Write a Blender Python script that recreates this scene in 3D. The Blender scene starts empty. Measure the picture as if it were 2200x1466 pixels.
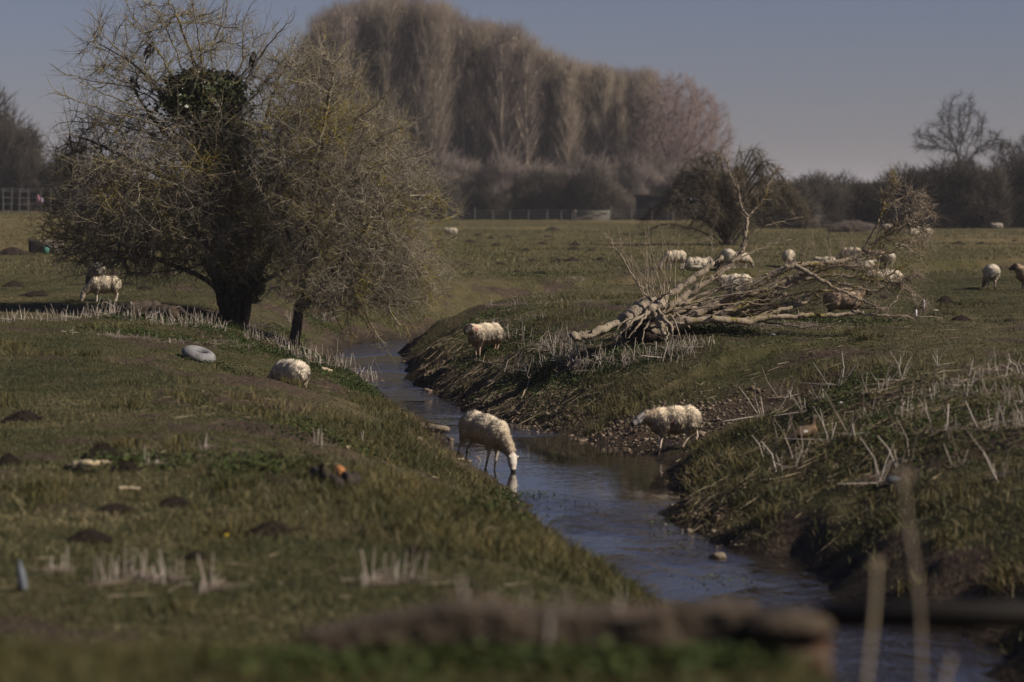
import bpy, math, random
import numpy as np
from mathutils import Vector, Matrix, Euler
R = math.radians
SC = bpy.context.scene
COL = SC.collection
rng = np.random.default_rng(11)
random.seed(5)

# ------------------------------------------------------------------ camera
CAMZ, LENS, PITCH = 2.4, 85.0, 3.34
F = LENS / 36 * 2200
cp, sp_ = math.cos(R(PITCH)), math.sin(R(PITCH))
cd = bpy.data.cameras.new('camera'); cam = bpy.data.objects.new('camera', cd); COL.objects.link(cam)
cam.location = (0, 0, CAMZ); cam.rotation_euler = (R(90 - PITCH), 0, 0)
cd.lens = LENS; cd.sensor_width = 36; cd.clip_start = 0.5; cd.clip_end = 9000
cd.dof.use_dof = True; cd.dof.focus_distance = 47; cd.dof.aperture_fstop = 1.4
SC.camera = cam

# ------------------------------------------------------------------ helpers
def nrm(v):
    return v / np.maximum(np.linalg.norm(v, axis=-1, keepdims=True), 1e-9)

def vnoise(x, y, scale, seed=0):
    x = np.asarray(x, float) / scale + 1000.0 + seed * 17.3; y = np.asarray(y, float) / scale + 1000.0 + seed * 9.1
    xi = np.floor(x).astype(np.int64); yi = np.floor(y).astype(np.int64)
    fx = x - xi; fy = y - yi; fx = fx * fx * (3 - 2 * fx); fy = fy * fy * (3 - 2 * fy)
    def h(a, b):
        n = (a * 374761393 + b * 668265263 + seed * 69069) & 0xffffffff
        n = ((n ^ (n >> 13)) * 1274126177) & 0xffffffff
        return ((n ^ (n >> 16)) & 0xffff) / 65535.0 * 2 - 1
    return (h(xi, yi) * (1 - fx) + h(xi + 1, yi) * fx) * (1 - fy) + (h(xi, yi + 1) * (1 - fx) + h(xi + 1, yi + 1) * fx) * fy

def sstep(a, b, x):
    t = np.clip((x - a) / (b - a), 0, 1); return t * t * (3 - 2 * t)

def mk(name, V, faces, mat, parent=None, smooth=False, attrs=None, col=None):
    V = np.asarray(V, np.float32).reshape(-1, 3)
    if not isinstance(faces, (list, tuple)): faces = [faces]
    faces = [np.asarray(f, np.int32) for f in faces if len(f)]
    me = bpy.data.meshes.new(name)
    me.vertices.add(len(V)); me.vertices.foreach_set('co', V.ravel())
    nl = sum(f.size for f in faces); me.loops.add(nl)
    me.loops.foreach_set('vertex_index', np.concatenate([f.ravel() for f in faces]))
    tot = np.concatenate([np.full(len(f), f.shape[1], np.int32) for f in faces])
    st = np.concatenate([[0], np.cumsum(tot)[:-1]]).astype(np.int32)
    me.polygons.add(len(tot)); me.polygons.foreach_set('loop_start', st)
    try: me.polygons.foreach_set('loop_total', tot)
    except Exception: pass
    me.update(calc_edges=True)
    if smooth: me.polygons.foreach_set('use_smooth', np.ones(len(tot), bool))
    for k, a in (attrs or {}).items():
        at = me.attributes.new(k, 'FLOAT', 'POINT'); at.data.foreach_set('value', np.asarray(a, np.float32).ravel())
    if col is not None:
        at = me.attributes.new('Col', 'FLOAT_COLOR', 'POINT')
        c4 = np.ones((len(V), 4), np.float32); c4[:, :3] = col; at.data.foreach_set('color', c4.ravel())
    o = bpy.data.objects.new(name, me); COL.objects.link(o)
    if mat: me.materials.append(mat)
    if parent: o.parent = parent
    return o

def tag(o, label=None, cat=None, group=None, kind=None):
    if label: o['label'] = label
    if cat: o['category'] = cat
    if group: o['group'] = group
    if kind: o['kind'] = kind
    return o

def empty(name, loc=(0, 0, 0), rz=0.0, label=None, cat=None, group=None):
    o = bpy.data.objects.new(name, None); COL.objects.link(o); o.empty_display_size = .2
    o.location = loc; o.rotation_euler = (0, 0, rz)
    return tag(o, label, cat, group)

def kids(o): return [c for c in bpy.data.objects if c.parent == o]
def copy_tree(o, loc=None, rz=None, scale=None, label=None, group=None, parent=None, tree=None):
    tree = tree if tree is not None else kids(o)
    c = o.copy(); COL.objects.link(c)
    if parent: c.parent = parent
    for ch in tree: copy_tree(ch, parent=c)
    if loc is not None: c.location = loc
    if rz is not None: c.rotation_euler = (0, 0, rz)
    if scale is not None: c.scale = scale if isinstance(scale, tuple) else (scale,) * 3
    if label: c['label'] = label
    if group: c['group'] = group
    return c

class Geo:                                    # collects pieces of ONE mesh
    def __init__(s): s.V = []; s.q = []; s.t = []; s.a = []; s.c = []; s.n = 0
    def add(s, V, quads=None, tris=None, a=0.5, c=None):
        V = np.asarray(V, float).reshape(-1, 3)
        if quads is not None and len(quads): s.q.append(np.asarray(quads) + s.n)
        if tris is not None and len(tris): s.t.append(np.asarray(tris) + s.n)
        s.V.append(V); s.a.append(np.broadcast_to(np.asarray(a, float), (len(V),)).copy())
        if c is not None: s.c.append(np.broadcast_to(np.asarray(c, float), (len(V), 3)).copy())
        s.n += len(V)
    def build(s, name, mat, parent=None, smooth=False):
        fs = []
        if s.q: fs.append(np.concatenate(s.q))
        if s.t: fs.append(np.concatenate(s.t))
        return mk(name, np.concatenate(s.V), fs, mat, parent, smooth, {'rnd': np.concatenate(s.a)}, np.concatenate(s.c) if s.c else None)

def frames(d):
    ref = np.where(np.abs(d[:, 2:3]) > .9, np.array([[1., 0, 0]]), np.array([[0, 0, 1.]]))
    u = nrm(np.cross(d, ref)); return u, np.cross(d, u)

def tubes(g, P0, P1, R0, R1, n=4, a=0.5):
    P0 = np.asarray(P0, float); P1 = np.asarray(P1, float); m = len(P0)
    if m == 0: return
    R0 = np.broadcast_to(R0, (m,)); R1 = np.broadcast_to(R1, (m,))
    u, v = frames(nrm(P1 - P0)); th = np.arange(n) * 2 * np.pi / n
    ring = u[:, None] * np.cos(th)[None, :, None] + v[:, None] * np.sin(th)[None, :, None]
    V = np.stack([P0[:, None] + ring * R0[:, None, None], P1[:, None] + ring * R1[:, None, None]], 1).reshape(-1, 3)
    b = np.arange(m)[:, None] * 2 * n; k = np.arange(n)[None]; k2 = (k + 1) % n
    Q = np.stack([b + k, b + k2, b + n + k2, b + n + k], -1).reshape(-1, 4)
    av = np.repeat(np.broadcast_to(a, (m,)), 2 * n)
    g.add(V, quads=Q, a=av)

def spikes(g, P0, P1, R0, a=0.5, c=None):
    P0 = np.asarray(P0, float); P1 = np.asarray(P1, float); m = len(P0)
    if m == 0: return
    R0 = np.broadcast_to(R0, (m,)); u, v = frames(nrm(P1 - P0)); th = np.arange(3) * 2 * np.pi / 3
    ring = u[:, None] * np.cos(th)[None, :, None] + v[:, None] * np.sin(th)[None, :, None]
    V = np.concatenate([P0[:, None] + ring * R0[:, None, None], P1[:, None]], 1).reshape(-1, 3)
    b = np.arange(m)[:, None] * 4; k = np.arange(3)[None]
    T = np.stack([b + k, b + (k + 1) % 3, np.broadcast_to(b + 3, (m, 3))], -1).reshape(-1, 3)
    cc = None if c is None else np.repeat(c, 4, axis=0)
    g.add(V, tris=T, a=np.repeat(np.broadcast_to(a, (m,)), 4), c=cc)

def chain(g, pts, rad, n=9, a=0.5, rough=0.0, seed=0, cap=True):
    pts = np.asarray(pts, float); m = len(pts); rad = np.broadcast_to(rad, (m,))
    d = np.gradient(pts, axis=0); d = nrm(d)
    u = frames(d[:1])[0][0]; V = []
    rr = np.random.default_rng(seed)
    th = np.arange(n) * 2 * np.pi / n; lump = rr.uniform(-1, 1, (n,))
    for i in range(m):
        u = u - d[i] * np.dot(u, d[i]); u /= np.linalg.norm(u); v = np.cross(d[i], u)
        lump = lump * .8 + rr.uniform(-1, 1, (n,)) * .35
        r = rad[i] * (1 + rough * lump)
        V.append(pts[i] + (u[None] * np.cos(th)[:, None] + v[None] * np.sin(th)[:, None]) * r[:, None])
    V = np.concatenate(V); i = np.arange(m - 1)[:, None] * n; k = np.arange(n)[None]; k2 = (k + 1) % n
    Q = np.stack([i + k, i + k2, i + n + k2, i + n + k], -1).reshape(-1, 4)
    T = []
    if cap:
        V = np.concatenate([V, pts[:1], pts[-1:]]); e = m * n
        for j in range(n): T += [(e, (j + 1) % n, j), (e + 1, (m - 1) * n + j, (m - 1) * n + (j + 1) % n)]
    g.add(V, quads=Q, tris=np.array(T) if T else None, a=a)

def spline(pts, per=6):
    p = np.asarray(pts, float); p = np.vstack([2 * p[0] - p[1], p, 2 * p[-1] - p[-2]]); out = []
    for i in range(1, len(p) - 2):
        for t in np.arange(per) / per:
            out.append(.5 * ((2 * p[i]) + (-p[i - 1] + p[i + 1]) * t + (2 * p[i - 1] - 5 * p[i] + 4 * p[i + 1] - p[i + 2]) * t * t + (-p[i - 1] + 3 * p[i] - 3 * p[i + 1] + p[i + 2]) * t ** 3))
    out.append(p[-2]); return np.array(out)

import bmesh
_ico = {}
def ico(sub=2):
    if sub not in _ico:
        bm = bmesh.new(); bmesh.ops.create_icosphere(bm, subdivisions=sub, radius=1)
        _ico[sub] = (np.array([v.co[:] for v in bm.verts]), np.array([[v.index for v in f.verts] for f in bm.faces])); bm.free()
    return _ico[sub]

def box(g, c, s, rz=0.0, a=.5, bev=0.0):
    bm = bmesh.new(); bmesh.ops.create_cube(bm, size=1)
    for v in bm.verts: v.co = Vector((v.co.x * s[0], v.co.y * s[1], v.co.z * s[2]))
    if bev: bmesh.ops.bevel(bm, geom=list(bm.edges), offset=bev, segments=2, affect='EDGES')
    m = Matrix.Translation(c) @ Matrix.Rotation(rz, 4, 'Z')
    V = np.array([(m @ v.co)[:] for v in bm.verts]); bm.verts.index_update()
    q = np.array([[v.index for v in f.verts] for f in bm.faces if len(f.verts) == 4]); t = np.array([[v.index for v in f.verts] for f in bm.faces if len(f.verts) == 3])
    bm.free(); g.add(V, quads=q, tris=t if len(t) else None, a=a)

# ------------------------------------------------------------------ materials
def nmat(name, rough=.8, spec=.3):
    m = bpy.data.materials.new(name); m.use_nodes = True; nt = m.node_tree; b = nt.nodes['Principled BSDF']
    b.inputs['Roughness'].default_value = rough; b.inputs['Specular IOR Level'].default_value = spec
    return m, nt, b
def nd(nt, typ, ins=None, **kw):
    n = nt.nodes.new('ShaderNode' + typ)
    for k, v in kw.items(): setattr(n, k, v)
    for k, v in (ins or {}).items():
        if isinstance(v, bpy.types.NodeSocket): nt.links.new(v, n.inputs[k])
        else: n.inputs[k].default_value = v
    return n
def rgb(c): return (c[0], c[1], c[2], 1)
def mixc(nt, f, a, b, mode='MIX'):
    n = nt.nodes.new('ShaderNodeMix'); n.data_type = 'RGBA'; n.blend_type = mode
    for i, v in ((0, f), (6, a), (7, b)):
        if isinstance(v, bpy.types.NodeSocket): nt.links.new(v, n.inputs[i])
        elif i == 0: n.inputs[0].default_value = v
        else: n.inputs[i].default_value = rgb(v)
    return n.outputs[2]
def ramp(nt, fac, stops, interp='LINEAR'):
    n = nt.nodes.new('ShaderNodeValToRGB'); n.color_ramp.interpolation = interp
    e = n.color_ramp.elements
    while len(e) < len(stops): e.new(.5)
    for i, (p, c) in enumerate(stops):
        e[i].position = p; e[i].color = rgb(c) if hasattr(c, '__len__') else (c, c, c, 1)
    nt.links.new(fac, n.inputs[0]); return n.outputs[0]
def noise(nt, scale, detail=4, rough=.55, vec=None, stretch=None, dist=0.0):
    if vec is None: vec = nd(nt, 'TexCoord').outputs['Object']
    if stretch: vec = nd(nt, 'Mapping', {'Vector': vec, 'Scale': stretch}).outputs[0]
    n = nd(nt, 'TexNoise', {'Vector': vec, 'Scale': scale, 'Detail': detail, 'Roughness': rough, 'Distortion': dist})
    return n.outputs['Fac']
def attr(nt, name): return nd(nt, 'Attribute', attribute_name=name)
def bump(nt, b, h, strength, dist):
    n = nd(nt, 'Bump', {'Height': h, 'Strength': strength, 'Distance': dist}); nt.links.new(n.outputs[0], b.inputs['Normal'])

def m_plain(name, c, rough=.8, var=.25, scale=6, spec=.3, bmp=0.0):
    m, nt, b = nmat(name, rough, spec); f = noise(nt, scale)
    col = mixc(nt, f, [x * (1 - var) for x in c], [x * (1 + var) for x in c]); nt.links.new(col, b.inputs['Base Color'])
    if bmp: bump(nt, b, noise(nt, scale * 3), 1, bmp)
    return m
def m_attr(name, stops, rough=.75, spec=.2, nscale=0.0, amt=.25):
    m, nt, b = nmat(name, rough, spec); fac = attr(nt, 'rnd').outputs['Fac']
    if nscale:
        f = noise(nt, nscale, 3)
        fac = nd(nt, 'Math', {0: fac, 1: nd(nt, 'Math', {0: nd(nt, 'Math', {0: f, 1: .5}, operation='SUBTRACT').outputs[0], 1: amt * 4}, operation='MULTIPLY').outputs[0]}, operation='ADD').outputs[0]
    nt.links.new(ramp(nt, fac, stops), b.inputs['Base Color']); return m
def m_col(name, rough=.85, spec=.15, nscale=25, amt=.2):
    m, nt, b = nmat(name, rough, spec); c = attr(nt, 'Col').outputs['Color']
    f = noise(nt, nscale, 3); k = ramp(nt, f, [(.25, 1 - amt), (.75, 1 + amt)])
    nt.links.new(mixc(nt, 1.0, c, k, 'MULTIPLY'), b.inputs['Base Color']); return m
def m_bark(name, lo, hi, lichen, amount=.5, scale=9):
    m, nt, b = nmat(name, .85, .15)
    base = ramp(nt, attr(nt, 'rnd').outputs['Fac'], [(0, lo), (1, hi)])
    base = mixc(nt, noise(nt, 30, 3), base, [x * 1.5 for x in hi])
    f = noise(nt, 1.1, 2); f2 = noise(nt, scale, 3)
    s = nd(nt, 'Math', {0: f, 1: f2}, operation='ADD').outputs[0]
    k = ramp(nt, s, [(1.12 - amount * .2, 0), (1.22 - amount * .2, 1)]) if False else nd(nt, 'MapRange', {'Value': s, 'From Min': 1.16 - amount * .25, 'From Max': 1.30 - amount * .25}).outputs[0]
    nt.links.new(mixc(nt, k, base, lichen), b.inputs['Base Color']); bump(nt, b, noise(nt, 22, 4, .6, None, (1, 1, .6)), 1.0, .02); return m

M = {}
M['bark'] = m_bark('hawthorn_bark', (.05, .043, .033), (.18, .155, .115), (.22, .17, .035), .42)
M['bark_fine'] = m_bark('hawthorn_bark_fine', (.075, .064, .048), (.22, .19, .14), (.27, .215, .04), .42)
M['trunk'] = m_plain('trunk_bark', (.05, .04, .032), .9, .5, 14, bmp=.02)
M['ivy'] = m_attr('ivy_leaf', [(0, (.02, .026, .009)), (.6, (.04, .052, .015)), (1, (.09, .10, .03))], .45, .4)
M['deadwood'] = m_bark('dead_wood', (.075, .06, .046), (.23, .185, .135), (.20, .16, .05), .25)
M['root'] = m_plain('root_wood', (.27, .22, .16), .9, .45, 9, bmp=.03)
M['far_twig'] = m_attr('poplar_twig', [(0, (.11, .087, .064)), (.5, (.165, .133, .10)), (1, (.225, .182, .136))])
M['far_twig_red'] = m_attr('reddish_twig', [(0, (.16, .115, .105)), (.5, (.24, .175, .16)), (1, (.31, .235, .215))])
M['far_trunk'] = m_plain('poplar_trunk', (.40, .33, .25), .9, .3, .6)
M['bush_twig'] = m_attr('bush_twig', [(0, (.022, .018, .014)), (.5, (.05, .039, .030)), (1, (.09, .072, .052))])
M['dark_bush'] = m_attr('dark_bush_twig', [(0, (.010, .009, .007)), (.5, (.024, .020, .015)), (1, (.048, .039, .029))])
M['willow'] = m_attr('willow_twig', [(0, (.05, .041, .028)), (.5, (.10, .082, .054)), (1, (.165, .133, .08))])
M['brush'] = m_attr('brush_twig', [(0, (.075, .058, .05)), (.5, (.105, .083, .072)), (1, (.14, .112, .098))])
M['grass'] = m_attr('grass_blade', [(0, (.031, .036, .012)), (.35, (.061, .062, .021)), (.62, (.098, .088, .037)), (.8, (.155, .125, .062)), (1, (.27, .215, .12))], .6, .25)
M['long'] = m_attr('long_grass_blade', [(0, (.03, .038, .012)), (.4, (.07, .065, .02)), (.7, (.13, .10, .035)), (1, (.22, .17, .085))], .6, .25)
M['nettle'] = m_attr('nettle_leaf', [(0, (.020, .030, .008)), (.5, (.036, .054, .012)), (1, (.062, .082, .02))], .7, .15)
M['stalk'] = m_attr('dry_stalk', [(0, (.13, .10, .075)), (.5, (.30, .255, .205)), (1, (.50, .44, .38))], .8, .15)
M['litter'] = m_attr('litter_straw', [(0, (.045, .034, .024)), (.5, (.14, .11, .07)), (1, (.34, .28, .19))], .85, .15)
M['stone'] = m_attr('pebble_stone', [(0, (.07, .048, .03)), (.5, (.15, .11, .075)), (1, (.33, .28, .22))], .8, .2)
M['rock'] = m_plain('rock_stone', (.17, .135, .095), .85, .4, 7, bmp=.02)
M['soil'] = m_plain('molehill_soil', (.058, .044, .034), .95, .55, 9, .1, bmp=.12)
M['skin'] = m_col('sheep_skin', .8, .2, 20, .15)
M['wool'] = m_col('sheep_wool', .95, .05, 9, .10)
M['black'] = m_plain('crow_black', (.012, .012, .014), .5, .3, 20)
M['eye'] = m_plain('eye_black', (.01, .008, .006), .15, .1, 5, .5)
M['tyre'] = m_plain('dusty_tyre', (.17, .165, .165), .9, .7, 7, .2, bmp=.01)
M['concrete'] = m_plain('old_concrete', (.17, .145, .11), .9, .4, 5, .2, bmp=.02)
M['mortar_wall'] = m_plain('rubble_mortar', (.075, .056, .039), .95, .6, 7, .2, bmp=.06)
M['beam'] = m_plain('dark_timber', (.022, .018, .014), .85, .3, 4)
M['post'] = m_plain('grey_post', (.085, .08, .078), .8, .3, 5)
M['wire'] = m_plain('fence_wire', (.14, .14, .15), .5, .2, 5, .4)
M['gate'] = m_plain('gate_wood', (.22, .20, .165), .8, .2, 3)
M['shed'] = m_plain('tarred_boards', (.012, .012, .015), .8, .4, 2)
M['pink'] = m_plain('pink_jacket', (.50, .24, .32), .8, .12, 6)
M['cloth'] = m_plain('dark_trousers', (.02, .018, .022), .85, .2, 6)
M['lilac'] = m_plain('lilac_bag', (.46, .36, .52), .7, .1, 6)
M['face'] = m_plain('person_skin', (.42, .26, .19), .6, .08, 8)
M['hair'] = m_plain('dark_hair', (.03, .02, .015), .6, .2, 20)
M['bucket'] = m_plain('green_bucket', (.10, .26, .20), .45, .12, 5)
M['white'] = m_plain('white_scrap', (.62, .60, .58), .8, .15, 30)
M['pale'] = m_plain('pale_plastic', (.12, .135, .155), .6, .12, 10, .4)
M['yellow'] = m_plain('yellow_petals', (.62, .44, .03), .6, .12, 40)
M['orange'] = m_plain('raw_wood', (.42, .18, .06), .85, .3, 30)
M['darkbark'] = m_plain('log_bark', (.035, .027, .021), .9, .4, 12, bmp=.02)
M['driftwood'] = m_plain('pale_stick', (.36, .29, .19), .85, .3, 14)
M['duck'] = m_col('duck_feather', .7, .2, 30, .3)

# brick pier material
m, nt, b = nmat('brick_pier', .9, .2)
bt = nd(nt, 'TexBrick', {'Vector': nd(nt, 'Mapping', {'Vector': nd(nt, 'TexCoord').outputs['Object'], 'Rotation': (R(90), 0, 0)}).outputs[0], 'Color1': rgb((.075, .028, .017)), 'Color2': rgb((.05, .022, .015)), 'Mortar': rgb((.08, .07, .05)), 'Scale': 1.0, 'Mortar Size': .008, 'Brick Width': .225, 'Row Height': .075})
nt.links.new(mixc(nt, noise(nt, 9), bt.outputs['Color'], (.05, .035, .02)), b.inputs['Base Color']); bump(nt, b, bt.outputs['Fac'], -.5, .01); M['brick'] = m

# water: brown stream with ripples, glossy
m, nt, b = nmat('stream_water', .03, .5); b.inputs['IOR'].default_value = 1.45
b.inputs['Base Color'].default_value = rgb((.020, .016, .013))
tc = nd(nt, 'TexCoord').outputs['Object']
rip = noise(nt, 5.0, 3, .6, tc, (1.0, .55, 1), .6)
fine = noise(nt, 16.0, 2, .5, tc, (1.0, .6, 1), .3)
rough_zone = nd(nt, 'MapRange', {'Value': noise(nt, .5, 3, .5, tc, (1, .6, 1)), 'From Min': .47, 'From Max': .60, 'To Min': .14, 'To Max': 1.0}).outputs[0]
ra = attr(nt, 'riffle').outputs['Fac']
zone = nd(nt, 'Math', {0: rough_zone, 1: ra}, operation='MULTIPLY').outputs[0]
hh = nd(nt, 'Math', {0: nd(nt, 'Math', {0: fine, 1: .3}, operation='MULTIPLY').outputs[0], 1: rip}, operation='ADD').outputs[0]
hz = nd(nt, 'Math', {0: hh, 1: zone}, operation='MULTIPLY').outputs[0]
bump(nt, b, hz, 1.0, .075); M['water'] = m

# ground
m, nt, b = nmat('meadow_ground', .9, .1)
tc = nd(nt, 'TexCoord').outputs['Object']
n1 = noise(nt, .35, 4, .6, tc); n2 = noise(nt, 2.2, 4, .65, tc); n3 = noise(nt, 14, 4, .7, tc); n4 = noise(nt, .045, 3, .6, tc, (1, .5, 1))
gr = ramp(nt, n2, [(.3, (.031, .033, .012)), (.5, (.050, .048, .019)), (.7, (.082, .068, .032))])
gr = mixc(nt, nd(nt, 'MapRange', {'Value': n1, 'From Min': .5, 'From Max': .7}).outputs[0], gr, (.098, .078, .042))
gr = mixc(nt, nd(nt, 'MapRange', {'Value': n4, 'From Min': .48, 'From Max': .66, 'To Max': .7}).outputs[0], gr, (.135, .108, .062))
gr = mixc(nt, 1.0, gr, ramp(nt, n3, [(.25, .55), (.75, 1.4)]), 'MULTIPLY')
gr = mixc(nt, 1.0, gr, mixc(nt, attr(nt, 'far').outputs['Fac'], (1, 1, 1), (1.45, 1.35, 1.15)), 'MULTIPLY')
so = ramp(nt, n3, [(.3, (.030, .021, .015)), (.5, (.062, .044, .031)), (.75, (.12, .085, .06))])
so = mixc(nt, attr(nt, 'wet').outputs['Fac'], so, ramp(nt, n3, [(.35, (.014, .011, .008)), (.8, (.06, .045, .03))]))
bm_ = nd(nt, 'Math', {0: attr(nt, 'bare').outputs['Fac'], 1: nd(nt, 'Math', {0: n2, 1: .5}, operation='SUBTRACT').outputs[0]}, operation='ADD').outputs[0]
k = nd(nt, 'MapRange', {'Value': bm_, 'From Min': .38, 'From Max': .62}).outputs[0]
nt.links.new(mixc(nt, k, gr, so), b.inputs['Base Color'])
bump(nt, b, nd(nt, 'Math', {0: n3, 1: n2}, operation='ADD').outputs[0], 1.0, .05); M['ground'] = m

# ------------------------------------------------------------------ terrain
ZW = -1.45
#            x     y    half  wL   wR   HL    HR
ST = np.array([(3.4, -30, 1.1, 2.5, 3.5, 1.25, 1.4), (3.4, 10, 1.1, 2.6, 3.5, 1.25, 1.4), (3.3, 14, 1.1, 2.6, 3.5, 1.25, 1.4), (3.1, 17.5, 1.1, 2.8, 4.2, 1.25, 1.4), (2.75, 21, 1.1, 3.2, 4.5, 1.25, 1.4),
               (2.0, 24.4, 1.05, 3.6, 4.5, 1.28, 1.42), (1.42, 26.5, .95, 3.9, 4.5, 1.28, 1.42), (1.0, 28.5, .9, 4.2, 4.4, 1.28, 1.42), (1.1, 30.5, 1.1, 4.4, 4.2, 1.28, 1.42), (1.0, 33, 1.15, 4.8, 4.4, 1.28, 1.4),
               (.7, 36, 1.4, 5.6, 7.0, 1.28, 1.38), (.05, 38.6, 1.05, 6.5, 6.5, 1.28, 1.38), (-.55, 40.5, .75, 7.0, 4.2, 1.28, 1.36), (-1.45, 44.4, .6, 7.0, 3.6, 1.28, 1.36), (-2.1, 48, .6, 6.2, 3.4, 1.28, 1.36),
               (-2.95, 54, .65, 4.8, 3.2, 1.3, 1.4), (-3.6, 60, .8, 4.2, 3.2, 1.3, 1.42), (-3.3, 64.5, .9, 3.6, 3.2, 1.35, 1.42), (-1, 69.5, .9, 3.8, 3.2, 1.4, 1.42), (3, 74.5, .9, 4.2, 3.2, 1.4, 1.42), (9, 81, .9, 4, 3, 1.4, 1.42), (16, 90, .9, 4, 3, 1.4, 1.42), (130, 160, .9, 4, 3, 1.4, 1.42)])
def stream(x, y):
    x = np.asarray(x, float); y = np.asarray(y, float)
    best = np.full(x.shape, 1e9); side = np.zeros(x.shape); par = np.zeros(x.shape + (4,))
    for i in range(len(ST) - 1):
        a, c = ST[i], ST[i + 1]; dx, dy = c[0] - a[0], c[1] - a[1]; L2 = dx * dx + dy * dy
        t = np.clip(((x - a[0]) * dx + (y - a[1]) * dy) / L2, 0, 1)
        d = np.hypot(x - a[0] - t * dx, y - a[1] - t * dy) - (a[2] + t * (c[2] - a[2]))
        k = d < best; best = np.where(k, d, best)
        cr = dx * (y - a[1]) - dy * (x - a[0]); side = np.where(k, np.where(cr < 0, 1, -1), side)
        par = np.where(k[..., None], a[3:] + t[..., None] * (c[3:] - a[3:]), par)
    return best, side, par
MOUNDS = [(-3.7, 39.0, 1.1, 1.0, .10), (-4.0, 43.2, 1.2, 1.5, -.30), (-1.9, 27.5, 1.4, 1.2, .12), (-3.0, 22, 2.5, 1.5, .10), (6.8, 33.0, 2.0, 2.0, .18), (-5.2, 50.5, 2.2, 1.3, .12), (3.0, 52, 2.5, 2.0, .18)]
def H(x, y):
    x = np.asarray(x, float); y = np.asarray(y, float)
    t, side, par = stream(x, y)
    w = np.where(side > 0, par[..., 1], par[..., 0]); hh = np.where(side > 0, par[..., 3], par[..., 2])
    edge = vnoise(x, y, 1.9, 13) * .20 + vnoise(x, y, .9, 3) * .20 + vnoise(x, y, .35, 4) * .12
    t = t + edge
    u = np.clip(t / w, 0, 1); S = 1 - (1 - u) ** 2
    S = S * .85 + .15 * u * u * (3 - 2 * u)
    z = np.where(t > 0, ZW + hh * S, ZW + np.maximum(t, -1) * .45)
    bk = np.clip(t / 1.0, 0, 1)
    z = z + bk * (vnoise(x, y, 6, 1) * .06 + vnoise(x, y, 1.7, 2) * .035 + vnoise(x, y, .5, 5) * .03 + vnoise(x, y, .25, 15) * .012)
    z = z + vnoise(x, y, 45, 6) * .18 * sstep(60, 110, y) + .018 * np.clip(y - 300, 0, 400)
    z = z + 1.15 * sstep(80, 190, y) * sstep(8, 26, -x)
    z = z + .12 * sstep(90, 250, y)
    z = z + (1.03 + .03 * vnoise(x, y, .8, 7) - z) * (1 - sstep(7.3, 9.6, y)) * (1 - sstep(.85, 1.5, x))
    for mx, my, rx, ry, h in MOUNDS: z = z + bk * h * np.exp(-((x - mx) / rx) ** 2 - ((y - my) / ry) ** 2)
    return z
def gz(x, y): return float(H(np.array([x]), np.array([y]))[0])
def pdir(px, py):
    xc = (px - 1100) / F; yc = (733 - py) / F
    return np.array([xc, cp + yc * sp_, -sp_ + yc * cp])
YS = np.concatenate([np.arange(5, 110, .08), np.arange(110, 420, .5)])
def gp(px, py):
    d = pdir(px, py); k = YS / d[1]; zs = CAMZ + k * d[2]; xs = k * d[0]
    hit = zs < H(xs, YS); i = int(np.argmax(hit)) if hit.any() else len(YS) - 1
    return np.array([xs[i], YS[i], gz(xs[i], YS[i])])
def at(px, py, y):
    d = pdir(px, py); return np.array([d[0] * y / d[1], y, CAMZ + d[2] * y / d[1]])

def geom(a, b, n): return a * (b / a) ** np.linspace(0, 1, n)
xs = np.concatenate([-geom(16, 2600, 45)[::-1], np.arange(-15.9, 15.95, .13), geom(16, 2600, 45)])
ys = np.concatenate([-geom(1, 300, 14)[::-1], np.arange(0, 6, .4), np.arange(6, 84, .14), geom(84, 5200, 120)])
GX, GY = np.meshgrid(xs, ys); GZ = H(GX, GY)
nx, ny = len(xs), len(ys)
i = (np.arange(ny - 1)[:, None] * nx + np.arange(nx - 1)[None]).ravel()
T_, S_, P_ = stream(GX, GY)
def soft(px, py, rx, ry):
    c = gp(px, py); return np.exp(-((GX - c[0]) / rx) ** 2 - ((GY - c[1]) / ry) ** 2)
def bare_mask(X, Y):
    t, s, p = stream(X, Y); w = np.where(s > 0, p[..., 1], p[..., 0])
    b_ = .95 * (1 - sstep(.2, .95, t + vnoise(X, Y, .7, 8) * .45))
    b_ = np.maximum(b_, (.36 + .46 * vnoise(X, Y, 1.1, 9) + .2 * vnoise(X, Y, .4, 10)) * sstep(.1, .4, t / w) * (1 - sstep(.7, 1.1, t / w)))
    b_ = np.maximum(b_, .62 * sstep(.42, .85, vnoise(X, Y, 1.8, 31) + .55 * vnoise(X, Y, .55, 32)) * (Y < 95))
    for (cx, cy, rx, ry, k) in BARE: b_ = np.maximum(b_, k * np.exp(-((X - cx) / rx) ** 2 - ((Y - cy) / ry) ** 2))
    return b_
BARE = []
for px, py, rx, ry, k in [(1400, 740, .8, 1.2, 1), (1330, 660, .6, 1.0, .8), (1560, 700, 1.2, .8, .7), (1560, 900, 1.0, 1.3, .95), (1680, 860, 1.2, 1.2, .8), (1800, 810, 1.4, 1.2, .6), (590, 870, .9, .9, .8), (470, 780, .5, .8, .5), (640, 690, 1, 1.3, .7), (880, 700, 1.2, 1.6, .45),
                          (1130, 710, .9, 1.0, .8), (720, 830, .6, 1.0, .9), (1300, 930, 1.0, 1.0, .9), (960, 1040, .5, .8, .8), (700, 640, 1.2, 2.0, .6), (760, 1050, .5, .6, .55), (150, 1090, .8, .6, .5), (420, 900, .7, .5, .5), (950, 1290, .5, .5, .5), (90, 800, .8, .8, .4), (1450, 1180, .6, .8, .6), (1700, 1150, .5, .6, .4)]:
    c = gp(px, py); BARE.append((c[0], c[1], rx, ry, k))
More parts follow.
